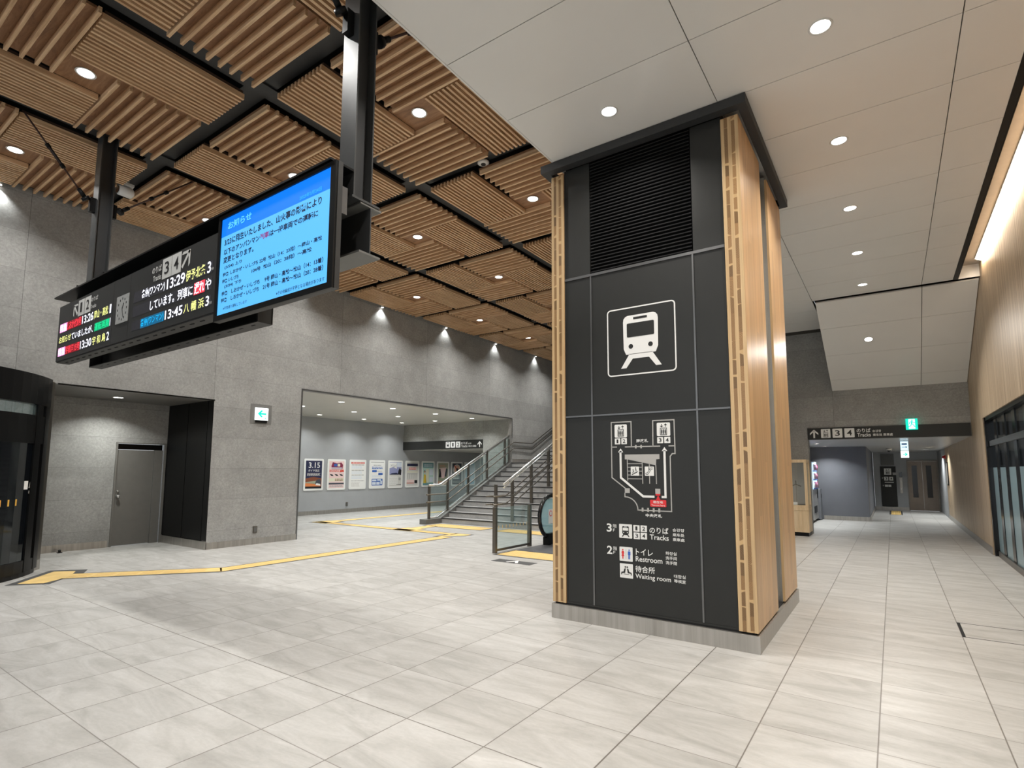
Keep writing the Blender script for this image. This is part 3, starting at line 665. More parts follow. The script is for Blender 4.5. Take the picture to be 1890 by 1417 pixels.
W.start('restroom_symbol'); wsq(-2.268, 0.653, -2.132, 0.790, 0.006); W.start('waiting_symbol'); K.start('waiting_symbol_print'); wsq(-2.267, 0.492, -2.131, 0.629, 0.006)
D2 = Deco('y', c); D3 = Deco('y', c)
def man(dc, u, v, s, dress=False):
    dc.circ(u, v+0.92*s, 0.075*s, 0.003, n=12)
    if dress: dc.poly([(u-0.10*s, v+0.80*s), (u+0.10*s, v+0.80*s), (u+0.15*s, v+0.55*s), (u+0.07*s, v+0.50*s), (u+0.16*s, v+0.28*s), (u-0.16*s, v+0.28*s), (u-0.07*s, v+0.50*s), (u-0.15*s, v+0.55*s)], 0.003); dc.rect(u-0.055*s, v, u+0.055*s, v+0.3*s, 0.003)
    else: dc.rect(u-0.14*s, v+0.42*s, u+0.14*s, v+0.80*s, 0.003, r=0.03*s); dc.rect(u-0.10*s, v, u-0.015*s, v+0.45*s, 0.003); dc.rect(u+0.015*s, v, u+0.10*s, v+0.45*s, 0.003)
man(D2, -2.233, 0.675, 0.094, True); man(D3, -2.167, 0.675, 0.094); G.start('restroom_divider'); G.rect(-2.2015, 0.675, -2.1985, 0.768, 0.003)
for s in (-1, 1):
    m_ = lambda a, b: (-2.199+s*a, 0.492+b)
    K.circ(*m_(0.010, 0.105), 0.008, 0.003, n=10); K.poly([m_(0.006, 0.092), m_(0.020, 0.090), m_(0.030, 0.060), m_(0.052, 0.056), m_(0.056, 0.030), m_(0.047, 0.030), m_(0.044, 0.045), m_(0.014, 0.048)], 0.003)
K.rect(-2.226, 0.527, -2.172, 0.5305, 0.003)
text('トイレ', -2.098, 0.725, -1.927, 0.785, 'y', c, m_white, p, bold=0.012); text('Restroom', -2.100, 0.663, -1.835, 0.713, 'y', c, m_white, p, bold=0.012)
for s, v in (('화장실', 0.750), ('洗手间', 0.706), ('洗手間', 0.663)): text(s, -1.803, v, -1.697, v+0.032, 'y', c, m_white, p, bold=0.012)
text('待合所', -2.107, 0.560, -1.910, 0.623, 'y', c, m_white, p, bold=0.012); text('Waiting room', -2.106, 0.490, -1.757, 0.546, 'y', c, m_white, p, bold=0.012)
for s, v in (('대합실', 0.546), ('等候室', 0.503)): text(s, -1.728, v, -1.619, v+0.032, 'y', c, m_white, p, bold=0.012)
for d, nm, mt in SYM:
    if d.v: d.build(nm, mt, p)
D2.build('red_figure', m_red, p); D3.build('blue_figure', m_blue, p)

# ------------------------------------------------------------------ hanging departure board
for (x, zt, lab) in ((-8.375, 5.954, 'black steel post hanging from timber ceiling at the far end of the departure board'), (-3.245, 5.954, 'black steel post hanging from timber ceiling beside the blue screen')):
    t = thing('steel_post', (x, 2.58, 3.53), lab, 'steel post', 'steel posts carrying the departure board')
    MB().box(x-0.0875, x+0.0875, 2.4925, 2.5045, 3.535, zt).build('front_flange', m_post, t); MB().box(x-0.0875, x+0.0875, 2.6555, 2.6675, 3.535, zt).build('back_flange', m_post, t)
    MB().box(x-0.006, x+0.006, 2.505, 2.655, 3.535, zt).build('web', m_beam, t)
    MB().box(x-0.13, x+0.13, 2.45, 2.71, 3.517, 3.534).build('base_plate', m_post, t)
    MB().box(x-0.03, x+0.03, 2.43, 2.4915, 4.86, 5.05).build('bracket', m_black, t); MB().box(x-0.03, x+0.03, 2.6685, 2.73, 4.86, 5.05).build('bracket', m_black, t)
def rod(a, b_, lab):
    a, b_ = Vector(a), Vector(b_); dr = (b_-a).normalized()
    t = thing('brace_rod', a, lab, 'brace rod', 'brace rods of the hanging posts')
    MB().tube([a+dr*0.10, b_], 0.011, 8).build('rod', M('rod_rust', (0.05,0.022,0.018), 0.5), t)
    MB().tube([a, a+dr*0.04], 0.05, 10).tube([a+dr*0.04, a+dr*0.15], 0.026, 10).build('clevis', m_black, t)
    q = a+(b_-a)*0.52; mb = MB()
    off = Vector((0.022, 0, 0))
    mb.tube([q-dr*0.11+off, q+dr*0.11+off], 0.009, 6); mb.tube([q-dr*0.11-off, q+dr*0.11-off], 0.009, 6); mb.tube([q-dr*0.15, q-dr*0.10], 0.026, 8); mb.tube([q+dr*0.10, q+dr*0.15], 0.026, 8)
    mb.build('turnbuckle', m_black, t)
rod((-8.375, 2.40, 5.0), (-8.375, 1.72, 5.82), 'thin steel brace rod rising toward the front from the far hanging post')
rod((-8.375, 2.76, 4.98), (-8.375, 3.66, 5.82), 'thin steel brace rod rising toward the back from the far hanging post')
rod((-3.245, 2.76, 5.0), (-3.245, 3.60, 5.82), 'thin steel brace rod rising toward the back from the post by the blue screen')
rod((-3.245, 2.40, 4.98), (-3.245, 1.72, 5.80), 'thin steel brace rod rising toward the front from the post by the blue screen')
t = thing('support_beam', (-5.9, 2.63, 3.13), 'grey steel beam behind the departure board carried by two hanging posts', 'steel beam')
MB().box(-8.66, -3.12, 2.531, 2.731, 3.13, 3.145).box(-8.66, -3.12, 2.531, 2.731, 3.50, 3.515).build('flange', m_beam2, t)
MB().box(-8.66, -3.12, 2.626, 2.636, 3.146, 3.499).build('web', m_beam, t)
t = thing('board_canopy', (-6.0, 2.4, 3.74), 'thin black canopy plate over the departure board and blue screen', 'canopy')
MB().box(-8.85, -3.155, 2.285, 2.490, 3.735, 3.752).build('plate', m_black, t)
MB().box(-8.6, -3.3, 2.45, 2.47, 3.56, 3.734).build('hanger', m_black, t)
for x in (-8.1, -7.3): MB().box(x-0.01, x+0.01, 2.295, 2.315, 3.753, 3.78).build('bolt', m_black, t)
b = thing('departure_board', (-6.68, 2.37, 2.87), 'long dark departure board with coloured LED train rows and a clock', 'departure board')
bx = MB().box(-8.655, -4.712, 2.312, 2.445, 2.872, 3.60)
bx.build('housing', m_housing, b)
MB().box(-8.655, -6.933, 2.302, 2.3115, 2.885, 3.595).box(-6.929, -6.503, 2.302, 2.3115, 2.885, 3.595).box(-6.499, -4.716, 2.302, 2.3115, 2.885, 3.595).build('front_panel', m_housing, b)
vs = MB(); x = -8.5
while x < -4.9: vs.box(x, x+0.07, 2.36, 2.372, 2.8665, 2.8725); x += 0.19
vs.build('underside_slot', m_void, b)
cb = 2.302
for u0, u1, v0, v1 in ((-8.605, -6.925-0.02, 3.243, 3.352), (-8.605, -6.945, 3.098, 3.198), (-8.605, -6.945, 2.942, 3.048), (-6.395, -4.78, 3.252, 3.364), (-6.395, -4.78, 3.100, 3.214), (-6.395, -4.78, 2.955, 3.052)):
    Deco('y', cb).rect(u0, v0, u1, v1, 0.001).build('led_row', m_ledpanel, b)
def led(s, u0, v0, u1, v1, col, bg=None, bold=0.012):
    if bg: Deco('y', cb).rect(u0-0.008, v0-0.004, u1+0.008, v1+0.004, 0.0016).build('led_block', LED[bg], b)
    text(s, u0, v0, u1, v1, 'y', cb, LED[col], b, 'led_lettering', 0.003, bold)
a0, a1 = 3.250, 3.350
led('特急', -8.575, a0, -8.345, a1, 'white', 'pink'); led('しおかぜ20号', -8.32, a0, -7.865, a1, 'red', 'dred'); led('13:26', -7.83, a0, -7.485, a1, 'white'); led('岡山・高松', -7.455, a0, -7.06, a1, 'yellow'); led('1', -7.015, a0, -6.975, a1, 'white', bold=0.0)
a0, a1 = 3.104, 3.194
led('お知らせ', -8.575, a0, -8.17, a1, 'yellow'); led('ていましたが、', -8.15, a0, -7.47, a1, 'white'); led('運転再開', -7.42, a0, -7.01, a1, 'green', 'dgreen'); led('|', -6.985, a0, -6.972, a1, 'white')
a0, a1 = 2.946, 3.043
led('特急', -8.575, a0, -8.345, a1, 'white', 'pink'); led('宇和海15号', -8.32, a0, -7.85, a1, 'red', 'dred'); led('13:30', -7.83, a0, -7.485, a1, 'white'); led('宇 和 島', -7.455, a0, -7.08, a1, 'yellow'); led('2', -7.045, a0, -6.98, a1, 'white')
a0, a1 = 3.256, 3.360
led('各停(ワンマン)', -6.20, a0, -5.69, a1, 'white'); led('13:29', -5.645, a0, -5.285, a1, 'white'); led('伊予北条', -5.265, a0, -4.90, a1, 'yellow'); led('3', -4.87, a0, -4.81, a1, 'white')
a0, a1 = 3.104, 3.208
led('しています。列車に', -5.99, a0, -5.12, a1, 'white'); led('遅れ', -5.09, a0, -4.91, a1, 'white', 'red'); led('や', -4.89, a0, -4.79, a1, 'white')
a0, a1 = 2.958, 3.049
led('各停(ワンマン)', -6.18, a0, -5.675, a1, 'cyan', 'dcyan'); led('13:45', -5.645, a0, -5.295, a1, 'white'); led('八 幡 浜', -5.27, a0, -4.90, a1, 'yellow'); led('3', -4.87, a0, -4.81, a1, 'white')
WB = Deco('y', cb); wn = M('unlit_white_print', (0.72,0.71,0.67), 0.5, var=0.0)
for s, u0 in (('1', -7.993), ('2', -7.788)): Deco('y', cb).rect(u0, 3.370, u0+0.188, 3.564, 0.0015).build('number_tile', wn, b); bnum(s, u0, 3.370, u0+0.188, 3.564, cb, 'y', b, 0.27)
for s, u0 in (('3', -5.768), ('4', -5.572)): Deco('y', cb).rect(u0, 3.381, u0+0.187, 3.583, 0.0015).build('number_tile', wn, b); bnum(s, u0, 3.381, u0+0.187, 3.583, cb, 'y', b, 0.25)
def arrow(dc, u, v, s, ang, off=0.002, th=0.17):
    """arrow whose tip points along ang; s = length"""
    d = Vector((math.cos(ang), math.sin(ang))); n_ = Vector((-d.y, d.x)); q = Vector((u, v))
    tip = q+d*s/2; dc.line([tuple(q-d*s/2), tuple(tip-d*s*0.05)], s*th, off); hd = s*0.46
    for sg in (1, -1):
        e = tip-d*hd+n_*hd*sg; dc.poly([tuple(tip+d*0.0), tuple(e), tuple(e-(d*-1-n_*sg*-1).normalized()*0+d*-s*0.0-(d+n_*sg).normalized()*0+ (d*-1)*s*th*1.1), tuple(tip-d*s*th*1.25)], off)
def arrow8(dc, cu, cv, w_, h, dirn, off=0.002):
    if dirn == 'up': arrow(dc, cu, cv, h, PI/2, off, 0.2)
arrow(WB, -8.085, 3.468, 0.19, math.radians(135), 0.002, 0.15); WB.build('arrow', wn, b); WB = Deco('y', cb); arrow(WB, -5.286, 3.490, 0.21, math.radians(45), 0.002, 0.15)
WB.build('arrow', wn, b)
text('のりば', -7.585, 3.478, -7.385, 3.530, 'y', cb, wn, b, bold=0.02); text('Tracks', -7.585, 3.395, -7.425, 3.440, 'y', cb, wn, b, bold=0.02)
text('のりば', -5.99, 3.478, -5.785, 3.545, 'y', cb, wn, b, bold=0.02); text('Tracks', -5.96, 3.395, -5.785, 3.450, 'y', cb, wn, b, bold=0.02)
for u, v in ((-4.815, 3.290), (-4.815, 2.985)): text('番線', u+0.015, v-0.02, u+0.055, v+0.005, 'y', cb, wn, b)
ck = MB().box(-6.822, -6.512, 2.296, 2.3015, 3.088, 3.390).build('clock', M('clock_face', (0.42,0.42,0.40), 0.4, var=0.12, scale=30), b)
CK = Deco('y', 2.296)
for k in range(12):
    a = k*PI/6; CK.rect(-6.667+0.115*math.sin(a)-0.008, 3.239+0.115*math.cos(a)-0.012, -6.667+0.115*math.sin(a)+0.008, 3.239+0.115*math.cos(a)+0.012, 0.001)
CK.line([(-6.667,3.239), (-6.630,3.300)], 0.016, 0.0015); CK.line([(-6.667,3.239), (-6.625,3.145)], 0.010, 0.0015); CK.build('clock_hand', m_ink, ck)
# blue information screen
b = thing('information_screen', (-3.9, 2.37, 2.77), 'large bright blue screen with black Japanese notice beside the departure board', 'screen')
MB().box(-4.710, -3.10, 2.312, 2.352, 2.79, 3.722).build('casing', m_housing, b)
MB().box(-4.708, -3.105, 2.294, 2.3115, 2.79, 2.836).box(-4.708, -3.105, 2.294, 2.3115, 3.692, 3.722).box(-4.708, -4.668, 2.294, 2.3115, 2.836, 3.692).box(-3.162, -3.105, 2.294, 2.3115, 2.836, 3.692).build('bezel', m_black, b)
MB().box(-3.12, -3.105, 2.353, 2.40, 3.35, 3.55).build('latch', m_trim, b)
Deco('y', 2.3115).rect(-4.667, 3.531, -3.163, 3.691, 0.006).build('header', m_scr1, b)
Deco('y', 2.3115).rect(-4.667, 2.837, -3.163, 3.5309, 0.006).build('display', m_scr2, b)
cs = 2.3055
def scr(s, u0, v0, u1, v1, m=None, bold=0.028): text(s, u0, v0, u1, v1, 'y', cs, m or m_scrtext, b, 'notice_lettering', 0.0015, bold)
scr('お知らせ', -4.565, 3.578, -4.200, 3.648, m_scrhead); scr('2025年3月24日', -3.540, 3.545, -3.275, 3.580, m_scrdate)
scr('3/23に発生いたしました、山火事の影響により', -4.608, 3.442, -3.268, 3.506); scr('以下のアンパンマン', -4.608, 3.360, -4.062, 3.412); scr('列車', -4.055, 3.360, -3.930, 3.412, m_scrred); scr('は一般車両での運転に', -3.922, 3.358, -3.304, 3.412)
scr('変更となります。', -4.610, 3.288, -4.143, 3.343); scr('(3/24) 上り', -4.584, 3.229, -4.311, 3.264)
scr('特急 しおかぜ・いしづち 22号  松山（14：23発）～岡山・高松', -4.606, 3.168, -3.248, 3.205); scr('特急 いしづち', -4.609, 3.110, -4.35, 3.147); scr('104号  松山（20：38発）～高松', -4.155, 3.110, -3.366, 3.147)
scr('(3/24) 下り', -4.570, 3.060, -4.306, 3.094); scr('特急　しおかぜ・いしづち　 9号 岡山・高松～松山（14：13着）', -4.608, 2.998, -3.224, 3.040); scr('特急　しおかぜ・いしづち　21号 岡山・高松～松山（20：28着）', -4.611, 2.940, -3.221, 2.982)
scr('※その他編成が変更となる場合があります', -3.791, 2.858, -3.202, 2.890, bold=0.008); scr('※平常通り運転しています', -4.573, 2.874, -4.202, 2.902, bold=0.008)
b = thing('rear_display', (-6.64, 2.77, 2.86), 'open back of a second black display box hanging behind the departure board', 'display box')
MB().box(-8.65, -4.64, 2.742, 2.800, 2.868, 2.878).box(-8.65, -4.64, 2.655, 2.742, 2.868, 2.878).build('bottom_tray', m_housing, b)
MB().box(-8.65, -4.64, 2.785, 2.80, 2.878, 3.6).build('back_panel', m_black, b)
MB().box(-8.65, -8.63, 2.655, 2.784, 2.878, 3.12).build('end_plate', m_housing, b); MB().box(-4.66, -4.64, 2.655, 2.784, 2.878, 3.12).build('end_plate', m_housing, b)
vs = MB(); x = -8.4
while x < -4.8: vs.box(x, x+0.06, 2.70, 2.712, 2.8655, 2.868); x += 0.21
vs.build('underside_slot', m_void, b)
# security camera and smoke detector on the grid
t = thing('security_camera', (-9.45, 3.2, 5.66), 'white security camera under the dark ceiling beam behind the far hanging post', 'camera')
MB().box(-9.52, -9.38, 3.15, 3.27, 5.86, 5.90).box(-9.46, -9.44, 3.20, 3.22, 5.90, 5.979).build('mount', m_plastic, t)
MB().lathe([(0.02, -0.12), (0.075, -0.11), (0.08, 0.06), (0.04, 0.09)], (-9.45, 3.2, 5.775), 14, 'y').build('body', m_plastic, t); MB().lathe([(0.055, -0.128), (0.055, -0.121)], (-9.45, 3.2, 5.775), 14, 'y').build('lens', m_blackgloss, t)
t = thing('smoke_detector', (-4.6, 5.90, 5.935), 'round white smoke detector on the dark ceiling beam beside the timber panels', 'smoke detector')
MB().lathe([(0.06, 0.045), (0.085, 0.02), (0.085, 0.0), (0.05, -0.012)], (-4.6, 5.90, 5.935)).build('case', m_plastic, t); MB().lathe([(0.035, -0.02), (0.035, -0.0125)], (-4.6, 5.90, 5.935)).build('sensor', m_ink, t)

# ------------------------------------------------------------------ left wall fittings
t = thing('exit_sign', (XL, 6.40, 2.49), 'small lit exit sign with green arrow on grey wall left of the wide opening', 'exit sign', None)
MB().box(XL+0.0005, XL+0.006, 6.17, 6.64, 2.49, 2.90).build('back_plate', M('sign_plate', (0.17,0.168,0.16), 0.5), t)
MB().box(XL+0.0065, XL+0.035, 6.262, 6.545, 2.565, 2.825).build('light_box', m_exitw, t); MB().box(XL+0.0065, XL+0.03, 6.275, 6.53, 2.51, 2.563).build('base_unit', m_black, t)
A = Deco('x', XL+0.035); A.line([(6.34,2.70), (6.50,2.70)], 0.035, 0.002); A.line([(6.41,2.77), (6.335,2.70), (6.41,2.63)], 0.035, 0.0022); A.rect(6.47, 2.60, 6.50, 2.62); A.build('green_arrow', m_exitg, t)
def outlet(x, y, z, lab):
    t = thing('wall_outlet', (x, y, z), lab, 'outlet'); MB().box(x+0.0005, x+0.03, y-0.042, y+0.042, z, z+0.135).build('cover', m_steel_d, t, bevel=0.004); MB().box(x+0.0305, x+0.034, y-0.03, y+0.03, z+0.02, z+0.11).build('flap', m_trim, t)
outlet(XL, 6.39, 0.235, 'small metal wall outlet low on the grey wall below the exit sign'); outlet(XB, 12.98, 0.23, 'small metal wall outlet low on the passage wall below the posters')
t = thing('door_stopper', (-12.6, 3.65, 0), 'small black door stopper on the floor by the recess wall', 'door stopper'); MB().box(-12.64, -12.57, 3.62, 3.69, 0, 0.012).build('base', m_black, t); MB().lathe([(0.022, 0.012), (0.024, 0.05), (0.015, 0.058)], (-12.605, 3.655, 0), 12).build('buffer', m_ink, t)
t = thing('door_1', (-12.82, 4.93, 0), 'plain grey steel door with round knob in the wall recess', 'door', kind='structure')
MB().box(-12.76, -12.728, 4.472, 4.502, 0, 2.07).box(-12.76, -12.728, 5.362, 5.398, 0, 2.07).box(-12.76, -12.728, 4.502, 5.362, 2.045, 2.07).build('door_frame', m_doorgrey, t)
MB().box(-12.86, -12.82, 4.502, 5.20, 0.008, 1.925).build('door_leaf', m_doorgrey, t); MB().box(-12.86, -12.84, 4.502, 5.362, 1.93, 2.045).build('transom', m_black, t); MB().box(-12.86, -12.80, 5.205, 5.362, 0, 1.93).build('side_reveal', m_doorgrey, t)
k_ = MB().lathe([(0.03, 0.0), (0.03, 0.012), (0.012, 0.016), (0.012, 0.03), (0.03, 0.04), (0.034, 0.055), (0.02, 0.07), (0.001, 0.072)], (-12.8195, 4.58, 0.985), 16, 'x'); k_.build('door_knob', m_chrome, t)
MB().lathe([(0.02, 0.0), (0.02, 0.02), (0.012, 0.024)], (-12.8195, 4.58, 1.085), 14, 'x').build('lock', m_chrome, t)

# ------------------------------------------------------------------ curved glass ticket office
AC, AR = (-11.59, 0.893), 2.135
def arcp(deg, r=AR): a = math.radians(deg); return (AC[0]+r*math.cos(a), AC[1]+r*math.sin(a))
def curved(mb, d0, d1, z0, z1, r0=-0.02, r1=0.02, n=16):
    for k in range(n):
        a, b_ = d0+(d1-d0)*k/n, d0+(d1-d0)*(k+1)/n
        q = [arcp(a, AR+r0), arcp(a, AR+r1), arcp(b_, AR+r1), arcp(b_, AR+r0)]
        mb.prism([(*p_, z0) for p_ in q], (0, 0, z1-z0))
    return mb
t = thing('ticket_office_front', (-10.4, 2.2, 0), 'curved black framed glass front of the dark ticket office beside the door recess', 'shop front')
curved(MB(), 62, -40, 2.47, 2.90, -0.10, 0.03, 24).build('fascia', m_black, t); curved(MB(), 62, -40, 1.90, 2.31, -0.06, 0.02, 24).build('transom', m_black, t)
curved(MB(), 62, -40, 0.07, 0.235, -0.03, 0.02, 24).build('bottom_rail', m_black, t); curved(MB(), 62, -40, 0.0, 0.07, -0.05, 0.0, 24).build('sill', m_black, t)
curved(MB(), 55, -40, 0.235, 1.90, -0.006, 0.006, 24).build('glass_pane', m_glassdark, t); curved(MB(), 55, -40, 2.31, 2.47, -0.006, 0.006, 24).build('upper_glass', m_glass, t)
for dg in (60, 53, 22, -10): curved(MB(), dg+2.2, dg-2.2, 0.07, 2.47, -0.035, 0.025, 3).build('mullion', m_black, t)
MB().prism([(-10.865, 2.915, 0.15), (-11.02, 2.905, 0.15), (-10.75, 2.70, 0.15), (-10.60, 2.745, 0.15), (-10.69, 2.79, 0.15)], (0, 0, 2.75)).build('end_post', m_steel_d, t)
MB().prism([(-10.862, 2.918, 0), (-11.02, 2.905, 0), (-10.75, 2.70, 0), (-10.60, 2.743, 0), (-10.688, 2.793, 0)], (0, 0, 0.149)).build('post_base', m_steel, t)
st = MB()
m_dash = M('orange_dash', (0.75,0.42,0.06), 0.5)
for k in range(10): curved(MB(), 44-k*3.6, 43.3-k*3.6, 1.02, 1.11, 0.007, 0.009, 1).build('warning_dash', m_dash, t)
nt_ = MB(); curved(nt_, 49.5, 47.2, 1.24, 1.36, 0.007, 0.009, 2); nt_.build('notice', m_white, t)
nt_ = MB(); a0_, a1_ = arcp(51.6, AR+0.008), arcp(50.2, AR+0.008); nt_.prism([(*a0_, 1.26), (*a1_, 1.26), ((a0_[0]+a1_[0])/2, (a0_[1]+a1_[1])/2, 1.36)], (0.001, 0.001, 0)); curved(nt_, 51.6, 50.4, 1.18, 1.22, 0.007, 0.009, 1); nt_.build('sticker', m_mapgrey, t)
MB().box(-12.74, -11.0, 0.0, 2.55, 2.475, 2.485).build('office_ceiling', M('office_ceiling_paint', (0.35,0.35,0.35), 0.6), t)
struct('wall_office', MB().box(-12.745, -10.90, 2.88, 2.905, 0, 2.89), m_black); struct('wall_office_back', MB().box(-12.76, -12.745, -2, 2.69, 0, 2.9), m_paint_d)
t = thing('ticket_counter', (-11.9, 1.6, 0), 'wood slatted counter inside the dark ticket office', 'counter')
sl = MB()
for k in range(9): sl.box(-11.47, -11.44, 0.5, 2.6, 0.08+k*0.1, 0.15+k*0.1)
MB().box(-12.3, -11.47, 0.5, 2.6, 0, 0.99).build('body', m_black, t); sl.build('front_slat', m_oak, t); MB().box(-12.35, -11.40, 0.45, 2.65, 0.99, 1.03).build('counter_top', m_mapgrey, t)

# ------------------------------------------------------------------ posters in the passage
m_frame = M('white_poster_frame', (0.82,0.82,0.80), 0.35, var=0.0)
def P_(name, c, e=0.0): return M('print_'+name, c, 0.45, var=0.0)
pc = {k: P_(k, c_) for k, c_ in dict(navy=(0.02,0.025,0.07), brown=(0.22,0.07,0.035), white=(0.82,0.82,0.80), pink=(0.80,0.60,0.58), maroon=(0.22,0.02,0.06), blue=(0.04,0.12,0.42), red=(0.62,0.08,0.05), pale=(0.66,0.72,0.80), teal=(0.14,0.30,0.32), mint=(0.48,0.66,0.60), cream=(0.74,0.72,0.56),
     yellow=(0.72,0.52,0.06), sage=(0.36,0.38,0.28), peach=(0.62,0.34,0.24), black=(0.015,0.015,0.02), violet=(0.30,0.32,0.52), grey=(0.36,0.36,0.36), greylite=(0.62,0.61,0.58), orange=(0.70,0.22,0.07), skin=(0.66,0.42,0.30), slate=(0.055,0.065,0.085), sky=(0.45,0.68,0.85)).items()}
PY = [11.16+0.9375*i for i in range(10)]
def poster(i, label, fn):
    ya, yb, za, zb = PY[i], PY[i]+0.775, 0.822, 1.902
    t = thing('framed_poster', (XB, (ya+yb)/2, za), label, 'poster', 'framed posters on the passage wall')
    d = Deco('x', XB+0.001); d.rect(ya, za, yb, zb, 0.022, r=0.045); d.build('poster_frame', m_frame, t)
    L = {}
    def put(kind, *a, mat='white', off=0.0, **k):
        dd = L.setdefault(mat, Deco('x', XB+0.023)); u = lambda q: ya+0.068+q*(yb-ya-0.136); v = lambda q: za+0.068+q*(zb-za-0.136)
        if kind == 'rect': dd.rect(u(a[0]), v(a[1]), u(a[2]), v(a[3]), 0.001+off, **k)
        elif kind == 'poly': dd.poly([(u(x), v(y)) for x, y in a[0]], 0.001+off)
        elif kind == 'circ': dd.circ(u(a[0]), v(a[1]), a[2], 0.001+off, ry=k.get('ry'))
        elif kind == 'text': text(a[0], u(a[1]), v(a[2]), u(a[3]), v(a[4]), 'x', XB+0.023, pc[mat], t, 'print_lettering', 0.004, 0.01)
        elif kind == 'lines':
            x0, y0_, x1, y1_, n_ = a; rr = random.Random(i*7+n_)
            for q in range(n_):
                yy = y0_+(y1_-y0_)*(q+0.5)/n_; h = (y1_-y0_)/n_*0.28; x = x0
                while x < x1-0.03:
                    w_ = rr.uniform(0.05, 0.16); dd.rect(u(x), v(yy-h), u(min(x+w_, x1)), v(yy+h), 0.001+off); x += w_+0.02
    fn(put)
    for mname, dd in L.items(): dd.build('print', pc[mname], t)
def p1(q):
    q('rect', 0, 0, 1, 1, mat='navy'); q('poly', [(0, 0.06), (1, 0.06), (1, 0.36), (0.5, 0.42), (0, 0.36)], mat='brown', off=0.0006); q('rect', 0, 0, 1, 0.07, mat='black', off=0.0008)
    q('poly', [(0.0, 0.08), (0.95, 0.08), (0.8, 0.16), (0.0, 0.20)], mat='orange', off=0.0012); q('poly', [(0.0, 0.20), (0.62, 0.16), (0.66, 0.28), (0.0, 0.23)], mat='sage', off=0.0012)
    q('poly', [(0.62, 0.13), (0.95, 0.10), (0.96, 0.26), (0.88, 0.34), (0.70, 0.31), (0.62, 0.24)], mat='slate', off=0.0016); q('poly', [(0.62, 0.12), (0.94, 0.10), (0.92, 0.16), (0.68, 0.19)], mat='white', off=0.002)
    q('text', '3.15', 0.17, 0.74, 0.86, 0.94, mat='white'); q('text', 'ダイヤ改正', 0.15, 0.60, 0.84, 0.69, mat='white'); q('lines', 0.1, 0.45, 0.9, 0.56, 3, mat='greylite', off=0.001)
def p2(q):
    q('rect', 0, 0, 1, 1, mat='pink'); q('poly', [(0.15, 0.70), (0.88, 0.70), (0.92, 0.86), (0.80, 0.95), (0.5, 0.92), (0.22, 0.96), (0.14, 0.82)], mat='maroon', off=0.0006); q('rect', 0.30, 0.80, 0.52, 0.90, mat='blue', off=0.001); q('rect', 0.55, 0.80, 0.72, 0.90, mat='cream', off=0.001); q('rect', 0.15, 0.72, 0.85, 0.76, mat='pale', off=0.001)
    q('lines', 0.02, 0.58, 0.65, 0.68, 2, mat='red', off=0.001); q('poly', [(0.70, 0.58), (1.0, 0.60), (0.95, 0.68), (0.72, 0.66)], mat='red', off=0.001)
    for x in (0.04, 0.36, 0.68): q('poly', [(x, 0.52), (x+0.20, 0.50), (x+0.26, 0.44), (x+0.10, 0.45)], mat='black', off=0.001)
    q('rect', 0.0, 0.24, 1.0, 0.36, mat='cream', off=0.0006); q('lines', 0.4, 0.25, 0.95, 0.35, 2, mat='brown', off=0.001); q('rect', 0, 0.13, 1, 0.19, mat='slate', off=0.001); q('lines', 0.05, 0.02, 0.95, 0.10, 2, mat='grey', off=0.001)
def p3(q):
    q('rect', 0, 0, 1, 1, mat='white'); q('rect', 0.02, 0.91, 0.98, 0.98, mat='red', off=0.0006); q('lines', 0.10, 0.92, 0.92, 0.97, 1, mat='pink', off=0.001)
    for y in (0.84, 0.63, 0.45): q('lines', 0.06, y, 0.94, y+0.05, 1, mat='grey', off=0.001); q('lines', 0.05, y-0.12, 0.80, y-0.01, 3, mat='pale', off=0.001)
    q('lines', 0.03, 0.23, 0.97, 0.27, 1, mat='grey', off=0.001); q('lines', 0.05, 0.02, 0.65, 0.20, 4, mat='greylite', off=0.001)
def p4(q):
    q('rect', 0, 0, 1, 1, mat='white'); q('rect', 0.0, 0.97, 1, 1.0, mat='grey', off=0.0006); q('lines', 0.2, 0.84, 0.8, 0.89, 1, mat='grey', off=0.001); q('lines', 0.08, 0.70, 0.9, 0.81, 2, mat='blue', off=0.001)
    q('rect', 0.10, 0.58, 0.46, 0.67, mat='blue', off=0.001, r=0.02); q('lines', 0.5, 0.60, 0.88, 0.65, 1, mat='grey', off=0.001); q('rect', 0.58, 0.47, 0.92, 0.56, mat='blue', off=0.001); q('lines', 0.1, 0.38, 0.85, 0.46, 2, mat='pale', off=0.001)
    q('rect', 0.08, 0.05, 0.92, 0.32, mat='blue', off=0.001, r=0.02)
    for x, y, x2, y2 in ((0.12, 0.22, 0.44, 0.29), (0.12, 0.08, 0.40, 0.19), (0.44, 0.08, 0.70, 0.19), (0.50, 0.24, 0.80, 0.30), (0.75, 0.10, 0.88, 0.24)): q('rect', x, y, x2, y2, mat='pale', off=0.0014)
